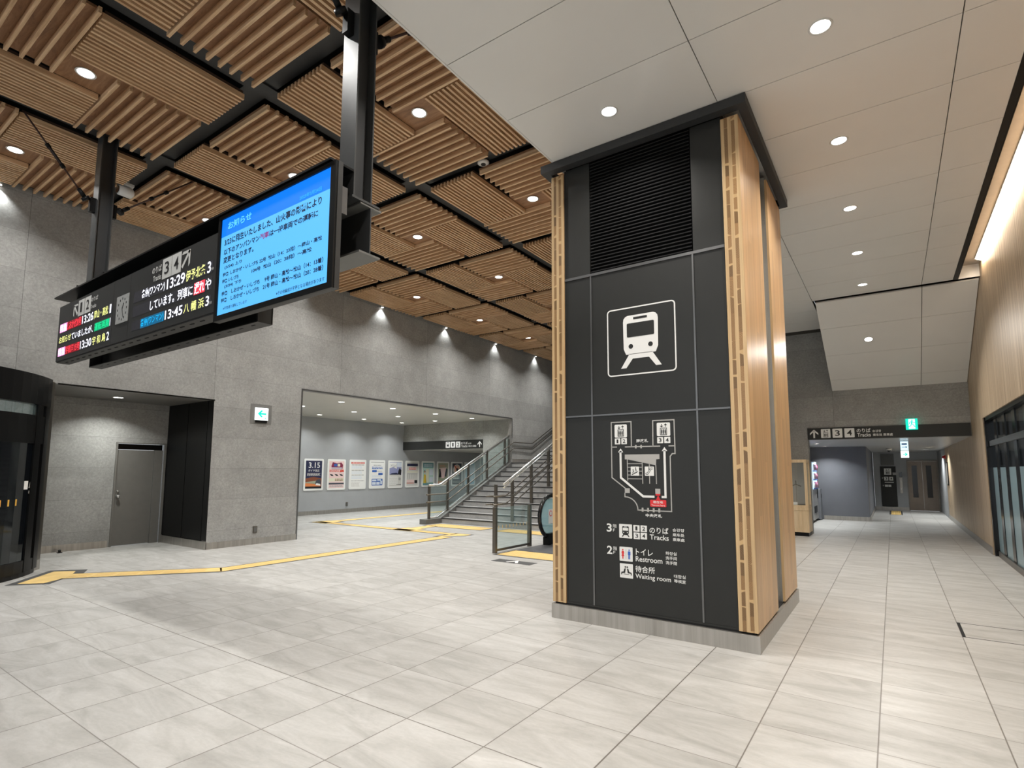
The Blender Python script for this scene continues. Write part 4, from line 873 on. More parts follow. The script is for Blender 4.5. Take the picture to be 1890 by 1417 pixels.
def p5(q):
    q('rect', 0, 0, 1, 1, mat='greylite'); q('rect', 0, 0.48, 1, 1, mat='violet', off=0.0006); q('poly', [(0, 0.74), (0.30, 0.80), (0.6, 0.72), (0.6, 0.98), (0, 0.98)], mat='white', off=0.001); q('rect', 0.62, 0.80, 1, 0.98, mat='pale', off=0.001); q('poly', [(0, 0.48), (0.8, 0.48), (0.6, 0.56), (0.2, 0.54)], mat='navy', off=0.001)
    q('text', 'ツインレイ', 0.08, 0.78, 0.55, 0.92, mat='slate'); q('poly', [(0.70, 0.50), (0.96, 0.46), (1.0, 0.66), (0.84, 0.76), (0.74, 0.64)], mat='black', off=0.0014); q('circ', 0.86, 0.30, 0.06, mat='grey', off=0.001); q('lines', 0.02, 0.06, 0.70, 0.42, 8, mat='white', off=0.001); q('lines', 0.6, 0.05, 0.98, 0.09, 1, mat='black', off=0.001)
def p6(q):
    q('rect', 0, 0, 1, 1, mat='greylite'); q('rect', 0.02, 0.84, 0.98, 0.95, mat='navy', off=0.0006); q('poly', [(0.10, 0.66), (0.24, 0.80), (0.50, 0.76), (0.86, 0.82), (0.84, 0.66), (0.5, 0.70)], mat='pink', off=0.0006); q('lines', 0.2, 0.68, 0.8, 0.79, 2, mat='red', off=0.001)
    q('rect', 0.02, 0.57, 0.98, 0.62, mat='cream', off=0.001)
    for k in range(5): q('rect', 0.06+k*0.19, 0.30, 0.09+k*0.19, 0.52, mat='grey', off=0.001)
    q('rect', 0.04, 0.50, 0.96, 0.52, mat='grey', off=0.001); q('rect', 0.0, 0.16, 0.68, 0.25, mat='pink', off=0.001); q('rect', 0.70, 0.10, 0.95, 0.24, mat='black', off=0.001); q('rect', 0.0, 0.10, 0.66, 0.13, mat='red', off=0.001)
def p7(q):
    q('rect', 0, 0, 1, 1, mat='mint'); q('rect', 0, 0.78, 1, 1, mat='teal', off=0.0006); q('lines', 0.1, 0.82, 0.9, 0.94, 2, mat='pale', off=0.001); q('rect', 0.28, 0.12, 0.56, 0.72, mat='cream', off=0.001); q('rect', 0.62, 0.45, 0.96, 0.72, mat='pale', off=0.001); q('rect', 0.62, 0.14, 0.96, 0.36, mat='pale', off=0.001); q('rect', 0, 0, 1, 0.10, mat='teal', off=0.001)
    q('circ', 0.16, 0.60, 0.055, mat='black', off=0.001); q('circ', 0.16, 0.58, 0.042, mat='skin', off=0.0015); q('poly', [(0.04, 0.10), (0.34, 0.10), (0.28, 0.44), (0.20, 0.50), (0.10, 0.48)], mat='yellow', off=0.001)
def p8(q):
    q('rect', 0, 0, 1, 1, mat='sage'); q('poly', [(0.35, 0.30), (0.62, 0.30), (0.85, 0.80), (0.12, 0.76)], mat='pink', off=0.0006); q('lines', 0.12, 0.80, 0.70, 0.92, 2, mat='peach', off=0.001)
    q('poly', [(0.06, 0.36), (0.16, 0.34), (0.34, 0.36), (0.30, 0.54), (0.22, 0.74), (0.10, 0.72), (0.12, 0.55)], mat='black', off=0.001); q('poly', [(0.66, 0.40), (0.84, 0.36), (0.96, 0.72), (0.80, 0.76)], mat='slate', off=0.001); q('rect', 0.10, 0.28, 0.13, 0.36, mat='black', off=0.001); q('rect', 0, 0, 1, 0.16, mat='peach', off=0.001); q('lines', 0.1, 0.03, 0.9, 0.13, 2, mat='cream', off=0.0014)
def p9(q):
    q('rect', 0, 0, 1, 1, mat='slate'); q('circ', 0.5, 0.68, 0.26, mat='greylite', off=0.0006); q('circ', 0.52, 0.70, 0.20, mat='skin', off=0.001); q('poly', [(0.18, 0.88), (0.24, 0.92), (0.84, 0.50), (0.78, 0.46)], mat='red', off=0.0014); q('poly', [(0.40, 0.66), (0.62, 0.62), (0.66, 0.74), (0.46, 0.78)], mat='black', off=0.0018); q('lines', 0.08, 0.24, 0.75, 0.38, 2, mat='white', off=0.001); q('lines', 0.08, 0.06, 0.9, 0.18, 2, mat='grey', off=0.001)
def p10(q): q('rect', 0, 0, 1, 1, mat='sky'); q('rect', 0.06, 0.55, 0.94, 0.92, mat='pale', off=0.001); q('lines', 0.1, 0.1, 0.9, 0.5, 6, mat='white', off=0.001)
for i, (lab, fn) in enumerate((('framed dark navy poster with 3.15 and an orange train, leftmost of the row', p1), ('framed pink poster with a maroon banner and black shapes', p2), ('framed white notice poster with a red header bar', p3), ('framed white poster with blue boxes and text', p4), ('framed violet and white poster with a dark figure at its edge', p5),
    ('framed timetable poster with navy header and pink title', p6), ('framed mint green poster with a woman in yellow', p7), ('framed sage poster with two dark upright shapes', p8), ('framed dark poster with a prohibition circle', p9), ('framed sky blue poster half hidden by the stair rail', p10))): poster(i, lab, fn)
t = thing('door_2', (XB, 21.6, 0), 'pale framed glass door at the end of the poster wall', 'door', kind='structure')
MB().box(XB+0.001, XB+0.05, 20.75, 20.85, 0, 2.2).box(XB+0.001, XB+0.05, 22.3, 22.4, 0, 2.2).box(XB+0.001, XB+0.05, 20.85, 22.3, 2.1, 2.2).box(XB+0.001, XB+0.05, 21.54, 21.62, 0, 2.1).build('door_frame', m_plastic, t); MB().box(XB+0.01, XB+0.02, 20.85, 21.54, 0, 2.1).box(XB+0.01, XB+0.02, 21.62, 22.3, 0, 2.1).build('door_glass', m_bluepane, t)
# track sign over the passage
t = thing('track_sign', (-14.2, 15.70, 2.33), 'long black sign with white tracks 1 and 2 and an up arrow in the passage', 'sign', 'black track signs')
MB().box(XB+0.005, -12.166, 15.695, 15.729, 2.325, 2.648).build('sign_panel', m_board, t); cc = 15.695
W = Deco('y', cc); K = Deco('y', cc)
W.rect(-13.931, 2.372, -13.716, 2.596, 0.002, r=0.015); train(K, W, -13.823, 2.488, 0.34, 0.004, 0.006); W.build('train_symbol', m_white, t); W = Deco('y', cc)
for s, u0 in (('1', -13.68), ('2', -13.425)): Deco('y', cc).rect(u0, 2.373, u0+0.215, 2.597, 0.002, r=0.015).build('number_tile', m_white, t); bnum(s, u0, 2.373, u0+0.215, 2.597, cc, 'y', t)
text('のりば', -13.174, 2.487, -12.863, 2.577, 'y', cc, m_white, t, bold=0.012); text('Tracks', -13.164, 2.375, -12.862, 2.465, 'y', cc, m_white, t, bold=0.012); text('승강장', -12.845, 2.487, -12.681, 2.543, 'y', cc, m_white, t, bold=0.01); text('乘车处 乘車處', -12.817, 2.378, -12.446, 2.452, 'y', cc, m_white, t, bold=0.01)
def uparrow(dc, cu, v0, v1, w_, off=0.002):
    th = w_*0.2; dc.rect(cu-th/2, v0, cu+th/2, v1-th*0.8, off); h = w_/2
    for s in (1, -1): dc.poly([(cu, v1), (cu+s*h, v1-h), (cu+s*h, v1-h-th*1.25), (cu, v1-th*1.35)], off)
uparrow(W, -12.294, 2.372, 2.590, 0.185); W.build('arrow', m_white, t); K.build('train_print', m_ink, t)

# ------------------------------------------------------------------ staircase
t = thing('staircase', (-8.7, 13.8, 0), 'wide grey granite staircase rising along the grey wall behind the pillar', 'staircase')
XS0, XS1 = -10.87, -6.45; RISE, RUN, YS = 0.1497, 0.3250, 12.117
def step(i, yb, zt, dp):
    MB().box(XS0, XS1, yb, yb+dp, max(0, zt-RISE*1.6), zt).build('step', m_granite, t)
    MB().box(XS0, XS1, yb-0.012, yb+0.045, zt-0.028, zt+0.002).build('step_nosing', m_nosing, t)
for i in range(11): step(i, YS+RUN*i, RISE*(i+1), RUN+0.01)
yl, zl = YS+RUN*11, RISE*12
step(11, yl, zl, 1.35)
for i in range(15): step(12+i, yl+1.30+RUN*i, zl+RISE*(i+1), RUN+0.01)
def stringer(x0, x1):
    sl_ = 0.4606; q = [(x0, 11.47, 0), (x0, 15.72, 0), (x0, 15.72, 0.139+sl_*(15.72-12.06)), (x0, 12.06, 0.139), (x0, 11.47, 0.135)]
    return MB().prism(q, (x1-x0, 0, 0))
stringer(-11.13, -10.872).build('stringer', m_stringer, t); stringer(-6.449, -6.25).build('stringer', m_stringer, t)
MB().box(XL+0.001, -10.871, 15.74, 17.05, zl, zl+0.13).build('landing_skirting', m_steel, t)
def sp(y, z_at, y0_=12.06, s=0.4606): return z_at+s*max(0, y-y0_)
r = thing('stair_balustrade', (-11.0, 13.5, 0.135), 'glass and steel balustrade on the left side of the staircase', 'balustrade')
GP = [(11.71, 0.136, 1.06), (12.50, 0.35, 1.27), (13.47, 0.795, 1.725), (14.44, 1.245, 2.185), (15.45, 1.71, 2.64)]
for y, a, b_ in GP: MB().box(-11.03, -10.97, y-0.03, y+0.03, a, b_).build('post', m_steel_d, r)
MB().box(-11.02, -10.98, 15.67, 15.71, 1.83, 2.62).build('post', m_steel_d, r)
for (y, a, b_), (y2, a2, b2) in zip(GP, GP[1:]+[(15.70, 1.83, 2.70)]):
    q = [(-11.005, y+0.035, sp(y+0.035, 0.165)), (-11.005, y2-0.035, sp(y2-0.035, 0.165)), (-11.005, y2-0.035, b2-0.06), (-11.005, y+0.035, b_-0.06)]
    MB().prism(q, (0.01, 0, 0)).build('glass_panel', m_glass, r)
MB().tube([(-11.0, 11.75, 0.17), (-11.0, 12.06, 0.17), (-11.0, 15.68, 0.165+0.4606*3.62)], 0.017, 8).build('bottom_rail', m_chrome, r)
MB().tube([(-11.0, 11.68, 1.10), (-11.0, 12.10, 1.10), (-11.0, 12.20, 1.125), (-11.0, 15.79, 2.80)], 0.030, 10).tube([(-11.0, 12.25, 1.09), (-11.0, 15.72, 2.71)], 0.02, 8).build('top_rail', m_chrome, r)
for dz in (0.0, -0.215):
    MB().tube([(-10.91, 11.50, 0.835+dz), (-10.91, 12.34, 0.835+dz), (-10.91, 12.42, 0.86+dz), (-10.84, 15.76, 2.508+dz*1.0), (-10.82, 16.95, 2.515+dz), (-10.82, 21.0, 4.40+dz)], 0.019, 8).build('handrail', m_steel_d, r)
r = thing('stair_handrail', (-8.55, 13.3, 0), 'steel centre handrail dividing the staircase', 'handrail')
HP = [(11.62, 0.0, 1.19), (12.38, 0.15, 1.29), (13.34, 0.60, 1.74), (14.30, 1.05, 2.19), (15.26, 1.50, 2.64)]
for y, a, b_ in HP: MB().box(-8.59, -8.51, y-0.025, y+0.025, a, b_-0.03).build('post', m_steel_d, r)
MB().tube([(-8.55, 11.98, 1.16), (-8.55, 15.80, 2.93)], 0.032, 10).tube([(-8.55, 11.98, 1.07), (-8.55, 15.80, 2.84)], 0.022, 8).build('top_rail', m_chrome, r)
for sx in (-0.11, 0.11):
    for dz in (0.0, -0.21): MB().tube([(-8.55+sx, 11.35, 0.86+dz), (-8.55+sx, 12.22, 0.86+dz), (-8.55+sx, 12.30, 0.88+dz), (-8.55+sx, 15.8, 2.49+dz)], 0.018, 8).build('handrail', m_steel_d, r)
# ------------------------------------------------------------------ escalator
e = thing('escalator', (-5.4, 12.5, 0), 'escalator with black handrail and pale blue glass sides behind the pillar', 'escalator')
def escpath(r):
    pts = []; cy, cz = 10.02, 0.575
    for k in range(0, 13): a = math.radians(-70-k*(200/12)); pts.append((cy+r*math.cos(a), cz+r*math.sin(a)))
    pts = [(10.9, cz-r*0.94)]+pts
    pts.append((11.6, cz+r)); 
    for q in range(1, 6): pts.append((11.6+q*0.15, cz+r+0.035*q*q*0.35))
    yk, zk = pts[-1]; pts.append((yk+5.6, zk+5.6*0.577)); return pts
for x in (-5.95, -4.80):
    MB().tube([(x, y, z) for y, z in escpath(0.43)], 0.042, 10).build('moving_handrail', m_blackgloss, e)
    q = escpath(0.37); poly = [(x-0.008, y, z) for y, z in q[1:]]+[(x-0.008, 17.9, 3.0), (x-0.008, 11.7, 0.24)]
    MB().prism(poly, (0.016, 0, 0)).build('glass_side', m_glassblue, e)
    MB().prism([(x-0.07, 9.84, 0), (x-0.07, 17.9, 0), (x-0.07, 17.9, 3.05), (x-0.07, 11.7, 0.25), (x-0.07, 9.84, 0.24)], (0.14, 0, 0)).build('skirt', m_black, e)
MB().box(-5.87, -4.87, 9.9, 11.6, 0.0, 0.02).build('comb_plate', m_plate, e)
for i in range(14): MB().box(-5.87, -4.87, 11.6+0.40*i, 12.02+0.40*i, max(0, 0.2*i-0.05), 0.02+0.205*(i+0.2)).build('step', m_plate, e)
stk = Deco('x', -5.941); stk.rect(9.93, 0.43, 10.12, 0.73, 0.002); stk.build('safety_sticker', m_white, e)
s2 = Deco('x', -5.938); s2.circ(10.02, 0.64, 0.06, 0.001); s2.build('sticker_ring', m_red, e); s2 = Deco('x', -5.9365); s2.circ(10.02, 0.64, 0.045, 0.001); s2.build('sticker_centre', m_white, e)
MB().box(-6.06, -4.65, 8.93, 9.90, 0.0005, 0.004).build('floor_plate', m_plate, e)
b = thing('glass_barrier', (-6.155, 8.94, 0), 'low glass barrier with steel posts in front of the escalator', 'barrier')
for y in (8.345, 9.53): MB().box(-6.19, -6.12, y-0.03, y+0.03, 0, 0.845).build('post', m_steel_d, b)
MB().box(-6.16, -6.15, 8.376, 9.499, 0.07, 0.835).build('glass_panel', m_glass, b); MB().box(-6.17, -6.14, 8.376, 9.499, 0.03, 0.07).build('bottom_rail', m_steel_d, b)
dsh = MB()
m_dash2 = M('pale_dash', (0.65,0.50,0.25), 0.5)
for k in range(9): MB().box(-6.149, -6.1485, 8.45+k*0.12, 8.47+k*0.12, 0.44, 0.50).build('warning_dash', m_dash2, b)
t = thing('floor_arrow_mat', (-5.33, 7.76, 0), 'dark floor mat with a white arrow before the escalator', 'floor mat')
MB().box(-5.71, -4.93, 7.635, 7.88, 0.0004, 0.003).build('mat', m_matdark, t); A = Deco('z', 0.003); A.line([(-5.42,7.68), (-5.32,7.85), (-5.22,7.68)], 0.05, 0.001); A.build('arrow', m_white, t)

# ------------------------------------------------------------------ tactile paving
def tactile(name, polys, border, lab, bumps=()):
    xs_ = [q for p_ in polys for q in p_]; o0 = (sum(q[0] for q in xs_)/len(xs_), sum(q[1] for q in xs_)/len(xs_), 0)
    t = thing(name, o0, lab, 'tactile paving', 'yellow tactile paving')
    d = Deco('z', 0.0002); [d.poly(list(q), 0.002) for q in border]; d.build('dark_border', m_matdark, t)
    d = Deco('z', 0.0024); [d.poly(list(q), 0.002) for q in polys]
    for kind, a, b_, wd in bumps:
        a, b_ = Vector(a), Vector(b_); L = (b_-a).length; dr = (b_-a)/L; nn = Vector((-dr.y, dr.x))
        if kind == 'bar':
            s = 0.0
            while s < L-0.2:
                for q in (-1.5, -0.5, 0.5, 1.5):
                    c_ = a+nn*q*wd/4.6; p0, p1_ = c_+dr*(s+0.02), c_+dr*(s+0.27); d.line([tuple(p0), tuple(p1_)], 0.022, 0.005, 1)
                s += 0.3
        else:
            s = 0.03
            while s < L:
                q = -wd/2+0.03
                while q < wd/2: d.circ(*(a+dr*s+nn*q), 0.014, 0.005, 1, n=6); q += 0.06
                s += 0.06
    d.build('paving', [m_yellow, m_yellowbump], t)
Y = [  # main path
    [(-9.674,2.378), (-10.385,2.965), (-10.182,3.171), (-9.934,3.06), (-9.60,2.80), (-9.449,2.596)],
    [(-9.66,2.845), (-9.934,3.07), (-8.70,4.60), (-8.40,4.445)],
    [(-8.685,4.56), (-8.395,4.42), (-8.395,9.70), (-8.685,9.70)],
    [(-8.76,9.63), (-8.33,10.10), (-8.33,10.33), (-8.76,10.33)],
    [(-14.0,10.04), (-8.70,10.04), (-8.70,10.30), (-14.0,10.30)],
    [(-10.72,10.02), (-10.10,10.02), (-10.10,10.62), (-10.72,10.62)],
    [(-10.60,10.6), (-10.30,10.6), (-10.30,11.36), (-10.60,11.36)],
    [(-14.05,9.99), (-13.45,9.99), (-13.45,10.60), (-14.05,10.60)],
    [(-13.95,10.60), (-13.65,10.60), (-13.65,22.0), (-13.95,22.0)]]
B = [
    [(-9.676,2.251), (-10.542,2.966), (-10.207,3.329), (-9.934,3.20), (-9.55,2.80), (-9.332,2.626)],
    [(-9.64,2.81), (-9.97,3.11), (-8.72,4.635), (-8.36,4.40)],
    [(-8.73,4.56), (-8.35,4.40), (-8.35,9.70), (-8.73,9.70)],
    [(-8.85,9.55), (-8.27,10.05), (-8.27,10.38), (-8.85,10.38)],
    [(-14.1,9.99), (-8.70,9.99), (-8.70,10.35), (-14.1,10.35)],
    [(-10.75,9.98), (-10.07,9.98), (-10.07,10.65), (-10.75,10.65)],
    [(-10.64,10.6), (-10.26,10.6), (-10.26,11.36), (-10.64,11.36)],
    [(-14.12,9.93), (-13.38,9.93), (-13.38,10.66), (-14.12,10.66)],
    [(-13.99,10.60), (-13.61,10.60), (-13.61,22.0), (-13.99,22.0)]]
tactile('tactile_path', Y, B, 'long yellow tactile path with dark borders crossing the hall floor to the passage', (('bar', (-9.78,2.96), (-8.56,4.5), 0.30), ('bar', (-8.54,4.6), (-8.54,9.6), 0.29), ('bar', (-10.1,10.17), (-8.8,10.17), 0.26), ('bar', (-13.4,10.17), (-10.75,10.17), 0.26)))
def strip(u0, v0, u1, v1, lab, name='tactile_strip'): tactile(name, [[(u0,v0), (u1,v0), (u1,v1), (u0,v1)]], [[(u0-0.05,v0-0.06), (u1+0.05,v0-0.06), (u1+0.05,v1+0.06), (u0-0.05,v1+0.06)]], lab, (('dot', (u0,(v0+v1)/2), (u1,(v0+v1)/2), v1-v0),))
strip(-10.70, 11.25, -8.78, 11.84, 'yellow dotted tactile strip at the left half of the stair foot'); strip(-8.33, 11.30, -6.50, 11.88, 'yellow dotted tactile strip at the right half of the stair foot')
strip(-6.04, 8.25, -4.80, 8.86, 'yellow dotted tactile strip in front of the escalator'); strip(-0.14, 24.2, 0.16, 26.4, 'short yellow tactile strip before the lift panel')
t = thing('floor_hatch', (0.75, 7.09, 0), 'tile covered floor hatch with a dark edge on the right walkway', 'floor hatch')
MB().box(0.449, 0.475, 6.78, 7.385, 0.0003, 0.0025).build('edge_strip', m_black, t); MB().box(0.475, 1.15, 7.375, 7.385, 0.0003, 0.002).box(0.475, 1.15, 6.78, 6.79, 0.0003, 0.002).build('joint', m_matdark, t)

# ------------------------------------------------------------------ right side: sign, cabinet, vending machine, lift
t = thing('track_sign', (-0.13, 15.44, 2.32), 'long black sign with white lift symbol and tracks 3 and 4 over the corridor', 'sign', 'black track signs')
MB().box(-1.699, 1.438, 15.42, 15.459, 2.318, 2.602).build('sign_panel', m_board, t); cc = 15.42
W = Deco('y', cc); K = Deco('y', cc); uparrow(W, -1.555, 2.355, 2.567, 0.18); W.build('arrow', m_white, t); W = Deco('y', cc)
W.rect(-1.405, 2.352, -1.204, 2.570, 0.002, r=0.015); lift(K, -1.405, 2.352, -1.204, 2.570, 0.004)
W.build('lift_symbol', m_white, t)
for s, u0 in (('3', -1.160), ('4', -0.911)): Deco('y', cc).rect(u0, 2.352, u0+0.206, 2.571, 0.002, r=0.015).build('number_tile', m_white, t); bnum(s, u0, 2.352, u0+0.206, 2.571, cc, 'y', t, 0.25)
K.build('lift_print', m_ink, t)
text('のりば', -0.66, 2.460, -0.382, 2.556, 'y', cc, m_white, t, bold=0.012); text('Tracks', -0.652, 2.360, -0.382, 2.446, 'y', cc, m_white, t, bold=0.012); text('승강장', -0.347, 2.457, -0.176, 2.515, 'y', cc, m_white, t, bold=0.012); text('乘车处 乘車處', -0.342, 2.365, 0.044, 2.428, 'y', cc, m_white, t, bold=0.012)
def runner(dc, u, v, s, off):
    P = lambda a, b: (u+a*s, v+b*s)
    dc.circ(*P(0.02, 0.36), 0.07*s, off, n=10); dc.line([P(0.0, 0.28), P(-0.02, 0.02)], 0.11*s, off); dc.line([P(-0.02, 0.04), P(0.14, -0.10), P(0.22, -0.30)], 0.075*s, off); dc.line([P(-0.02, 0.04), P(-0.10, -0.16), P(-0.26, -0.26)], 0.075*s, off); dc.line([P(0.0, 0.26), P(0.16, 0.12), P(0.26, 0.16)], 0.06*s, off); dc.line([P(0.0, 0.26), P(-0.16, 0.18), P(-0.20, 0.02)], 0.06*s, off)
t = thing('exit_sign', (0.41, 15.38, 2.49), 'lit green running man exit sign above the black corridor sign', 'exit sign')
MB().box(0.297, 0.517, 15.36, 15.419, 2.490, 2.738).build('light_box', m_exitg, t); W = Deco('y', 15.36); W.rect(0.350, 2.505, 0.468, 2.725, 0.001); W.build('doorway_print', m_exitw, t); K = Deco('y', 15.358); runner(K, 0.410, 2.612, 0.24, 0.001); K.build('running_figure', m_exitg, t)
t = thing('hanging_sign', (0.27, 17.1, 1.89), 'lit white hanging sign with arrows under the corridor ceiling', 'sign')
MB().box(0.19, 0.352, 17.06, 17.12, 2.075, 2.300).build('upper_box', m_signw, t); MB().box(0.187, 0.354, 17.06, 17.12, 1.890, 2.062).build('lower_box', m_exitw, t); MB().box(0.262, 0.278, 17.08, 17.10, 2.062, 2.075).box(0.262, 0.278, 17.08, 17.10, 2.300, 2.318).build('hanger', m_steel, t)
A = Deco('y', 17.06); A.line([(0.23,1.972), (0.31,1.972)], 0.02); A.line([(0.275,2.01), (0.315,1.972), (0.275,1.934)], 0.02, 0.0022); A.build('green_arrow', m_exitg, t); A = Deco('y', 17.06); A.line([(0.215,2.155), (0.32,2.155)], 0.014); A.line([(0.295,2.175), (0.322,2.155), (0.295,2.135)], 0.012); A.rect(0.215, 2.215, 0.325, 2.25); A.build('blue_print', m_blue, t)
c_ = thing('display_cabinet', (-2.3, 15.15, 0), 'pale oak glass display cabinet standing against the grey end wall', 'display cabinet')
x0, x1, y0_, y1_ = -2.95, -1.695, 14.845, 15.44
MB().box(x0+0.02, x1-0.02, y0_+0.02, y1_, 0, 0.09).build('kick_plate', m_black, c_); MB().box(x0, x1, y0_, y1_, 0.09, 0.605).build('base_cabinet', m_oak, c_); MB().box(x0-0.008, x1+0.008, y0_-0.008, y1_, 0.606, 0.665).build('ledge', m_oak, c_)
fm = MB()
for xa in (x0, x1-0.06):
    for ya in (y0_, y1_-0.06): fm.box(xa, xa+0.06, ya, ya+0.06, 0.666, 1.82)
for za, zb in ((0.666, 0.73), (1.745, 1.82)): fm.box(x0+0.06, x1-0.06, y0_, y0_+0.06, za, zb).box(x1-0.06, x1, y0_+0.06, y1_-0.06, za, zb).box(x0, x0+0.06, y0_+0.06, y1_-0.06, za, zb)
fm.box(x0+0.06, x1-0.06, y0_+0.06, y1_-0.06, 1.79, 1.81); fm.build('cabinet_frame', m_oak, c_)
MB().box(x0+0.06, x1-0.06, y1_-0.05, y1_-0.04, 0.73, 1.745).build('back_panel', m_mapgrey, c_); MB().box(x0+0.06, x1-0.06, y0_+0.02, y0_+0.026, 0.731, 1.744).build('front_glass', m_glasscab, c_); MB().box(x1-0.026, x1-0.02, y0_+0.061, y1_-0.061, 0.731, 1.744).build('side_glass', m_glasscab, c_)
t = thing('ornament', (-1.97, 15.1, 0.73), 'thin three bladed metal ornament inside the oak display cabinet', 'ornament')
MB().tube([(-1.97, 15.1, 0.731), (-1.97, 15.1, 1.22)], 0.004, 6).build('stand', m_steel_d, t); MB().tube([(-1.97, 15.1, 1.22), (-1.975, 15.1, 1.31)], 0.012, 6).tube([(-1.97, 15.1, 1.22), (-1.86, 15.1, 1.17)], 0.012, 6).tube([(-1.97, 15.1, 1.22), (-2.10, 15.1, 1.165)], 0.012, 6).build('blade', m_steel_d, t)
t = thing('price_card', (-2.0, 14.98, 0.731), 'small white card standing at the bottom of the oak display cabinet', 'card'); MB().prism([(-2.06, 14.95, 0.731), (-2.06, 15.0, 0.731), (-2.06, 14.99, 0.79)], (0.12, 0, 0)).build('card', m_white, t)
v = thing('vending_machine', (-2.3, 19.4, 0), 'grey vending machine with lit display window in the corridor', 'vending machine')
MB().box(-2.61, -2.06, 18.72, 20.0, 0.06, 1.83).build('body', m_steel, v); MB().box(-2.61, -2.10, 18.76, 19.96, 0, 0.06).build('foot', m_black, v)
MB().box(-2.06, -2.0, 18.72, 20.0, 0.08, 1.83).build('door', M('vending_grey', (0.34,0.34,0.34), 0.35, 0.3), v); MB().box(-1.9995, -1.985, 18.80, 19.75, 1.0, 1.80).build('display_window', m_vend, v)
for k in range(3): MB().box(-1.985, -1.965, 18.80, 19.75, 1.0+k*0.265, 1.03+k*0.265).build('button_row', m_blue, v)
for k in range(3):
    for q in range(9): MB().lathe([(0.028, 0.0), (0.03, 0.12), (0.012, 0.16), (0.012, 0.18)], (-1.972, 18.86+q*0.104, 1.035+k*0.265), 8).build('sample_bottle', (m_white, m_blue, m_red)[q % 3], v)
MB().box(-1.9995, -1.99, 18.95, 19.6, 0.28, 0.48).build('pickup_slot', m_black, v); MB().box(-1.9995, -1.985, 19.78, 19.92, 0.7, 1.2).build('coin_panel', m_black, v)
t = thing('recycling_bin', (-2.2, 20.2, 0), 'narrow grey bin between the vending machine and slate corridor wall', 'bin'); MB().box(-2.45, -1.93, 20.03, 20.38, 0.02, 0.98).build('body', M('bin_grey', (0.16,0.17,0.19), 0.5), t, bevel=0.01); MB().box(-2.40, -1.98, 20.06, 20.36, 0.0, 0.02).build('foot', m_black, t); MB().box(-1.9295, -1.925, 20.10, 20.32, 0.70, 0.82).build('slot', m_black, t)
YL = 27.1
t = thing('door_3', (0.95, YL, 0), 'pair of brown steel lift doors with tall narrow windows at the corridor end', 'lift door', kind='structure')
MB().box(0.456, 0.488, YL-0.02, YL+0.1, 0, 2.0).box(1.40, 1.449, YL-0.02, YL+0.1, 0, 2.0).box(0.488, 1.40, YL-0.02, YL+0.1, 1.94, 2.0).build('door_frame', m_steel_d, t)
for xa, xb in ((0.489, 0.943), (0.945, 1.399)):
    lf = MB().box(xa, xb, YL+0.05, YL+0.09, 0.01, 1.939).build('door_leaf', M('lift_door_steel', (0.20,0.165,0.135), 0.35, 0.75), t); xc = (xa+xb)/2-0.02; MB().box(xc-0.085, xc+0.085, YL+0.044, YL+0.0495, 0.52, 1.78).build('door_window', m_blackgloss, lf)
t = thing('lift_sign', (-0.17, YL, 0.14), 'tall black sign panel with lift symbol and numbers 3 4 beside the lift doors', 'sign')
MB().box(-0.43, 0.092, YL-0.03, YL-0.001, 0.14, 1.745).build('sign_panel', m_board, t); cc = YL-0.03; W = Deco('y', cc); K = Deco('y', cc)
W.rect(-0.302, 1.41, -0.06, 1.66, 0.002); W.build('lift_symbol', m_white, t); lift(K, -0.302, 1.41, -0.06, 1.66, 0.004)
for s, u0 in (('3', -0.31), ('4', -0.145)): Deco('y', cc).rect(u0, 1.175, u0+0.135, 1.325, 0.002).build('number_tile', m_white, t); bnum(s, u0, 1.175, u0+0.135, 1.325, cc, 'y', t)
Deco('y', cc).rect(-0.30, 0.92, -0.195, 1.01, 0.002).build('restroom_tile', m_white, t); Deco('y', cc).rect(-0.185, 0.92, -0.09, 1.01, 0.002).build('waiting_tile', m_white, t); Deco('y', cc).rect(-0.30, 1.09, 0.0, 1.12, 0.002).build('caption_print', m_white, t); K.build('lift_print', m_ink, t)
text('3F', -0.385, 1.25, -0.335, 1.30, 'y', cc, m_white, t); text('2F', -0.375, 0.95, -0.325, 1.0, 'y', cc, m_white, t)
t = thing('wall_grille', (-0.18, YL, 1.79), 'grey ventilation grille above the black lift sign panel', 'grille'); MB().box(-0.40, 0.055, YL-0.012, YL-0.001, 1.79, 2.26).build('grille_frame', M('grille_grey', (0.16,0.165,0.17), 0.5), t)
gm = MB()
for k in range(14): gm.box(-0.38, 0.035, YL-0.02, YL-0.0125, 1.81+k*0.031, 1.825+k*0.031)
gm.build('grille_slats', m_doorgrey, t)
t = thing('lift_call_panel', (0.24, YL, 0.68), 'steel lift call panel with round buttons and dark display beside the lift doors', 'call panel'); MB().box(0.198, 0.285, YL-0.015, YL-0.001, 0.68, 1.30).build('plate', m_steel, t); MB().box(0.198, 0.285, YL-0.016, YL-0.001, 1.31, 1.52).build('display', m_blackgloss, t)
for z in (0.85, 1.16): MB().lathe([(0.02, -0.024), (0.022, -0.015)], (0.24, YL, z), 12, 'y').build('button', m_white, t)
t = thing('bracket_sign', (0.05, 26.9, 1.4), 'small grey sign on a bracket beside the lift call panel', 'sign'); MB().box(-0.02, 0.14, 26.98, 27.0, 1.40, 1.50).box(0.05, 0.07, 27.0, YL-0.031, 1.44, 1.46).build('plate', m_mapgrey, t)
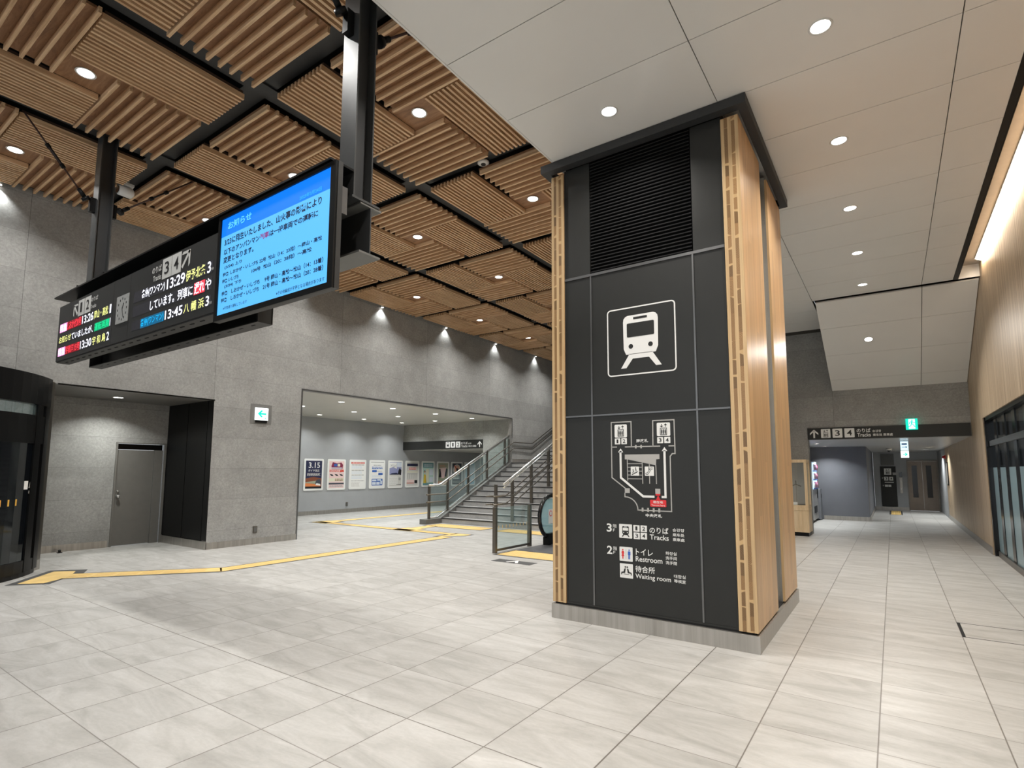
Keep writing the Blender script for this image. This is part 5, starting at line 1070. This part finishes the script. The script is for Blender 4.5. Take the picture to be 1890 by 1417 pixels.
t = thing('dome_camera', (-0.07, 22.5, 2.25), 'small white dome camera under the corridor ceiling', 'camera'); MB().lathe([(0.08, 0.067), (0.085, 0.03), (0.07, 0.0)], (-0.07, 22.5, 2.25)).build('case', m_plastic, t); MB().lathe([(0.055, -0.001), (0.045, -0.03), (0.02, -0.048), (0.001, -0.05)], (-0.07, 22.5, 2.25)).build('dome', m_blackgloss, t)
t = thing('fire_alarm_lamp', (XR-0.04, 23.1, 2.02), 'round red fire alarm lamp on the timber wall near the lift', 'alarm lamp'); MB().lathe([(0.065, 0.0385), (0.065, 0.02), (0.045, 0.0), (0.04, -0.04), (0.001, -0.06)], (XR-0.04, 23.1, 2.02), 16, 'x').build('lens', M('red_lens', (0.45,0.01,0.01), 0.3, var=0), t)
t = thing('wall_notice', (XR, 22.6, 1.0), 'narrow dark notice frame on the timber wall near the lift', 'notice'); MB().box(XR-0.03, XR-0.001, 22.4, 22.7, 1.1, 1.85).build('notice_frame', m_black, t); MB().box(XR-0.032, XR-0.0305, 22.43, 22.67, 1.14, 1.81).build('print', m_mapgrey, t)
# storefront in the timber wall
t = thing('window_1', (1.52, 6.6, 0), 'black framed shop window with bluish lower glass in the timber wall', 'shop window', kind='structure')
MB().box(1.46, 1.66, 13.52, 13.658, 0, 2.554).build('end_jamb', m_blackgloss, t)
MB().box(1.47, 1.66, -4, 13.45, 2.49, 2.554).build('head_frame', m_black, t); MB().box(1.50, 1.60, -4, 13.45, 2.015, 2.11).build('transom', m_trim, t); MB().box(1.50, 1.60, -4, 13.45, 0.0, 0.10).build('sill', m_steel_d, t)
y = 12.83
while y > -3:
    MB().box(1.522, 1.57, y-0.125, y+0.125, 0.10, 2.015).build('mullion', m_blackgloss, t); MB().box(1.522, 1.57, y-0.125, y+0.125, 2.11, 2.49).build('mullion', m_blackgloss, t)
    MB().box(1.532, 1.54, y+0.125, y+0.775, 0.10, 1.62).build('bluish_pane', m_bluepane, t); MB().box(1.532, 1.54, y+0.125, y+0.775, 1.62, 2.015).build('dark_pane', m_glassdark, t); MB().box(1.532, 1.54, y+0.125, y+0.775, 2.11, 2.49).build('dark_pane', m_glassdark, t)  # lower panes: clear glass made opaque, bluish reflected light put into the colour
    y -= 0.90
struct('wall_shop', MB().box(2.2, 2.3, -6.6, 14, 0, 3), m_paint_d)
flush_texts()
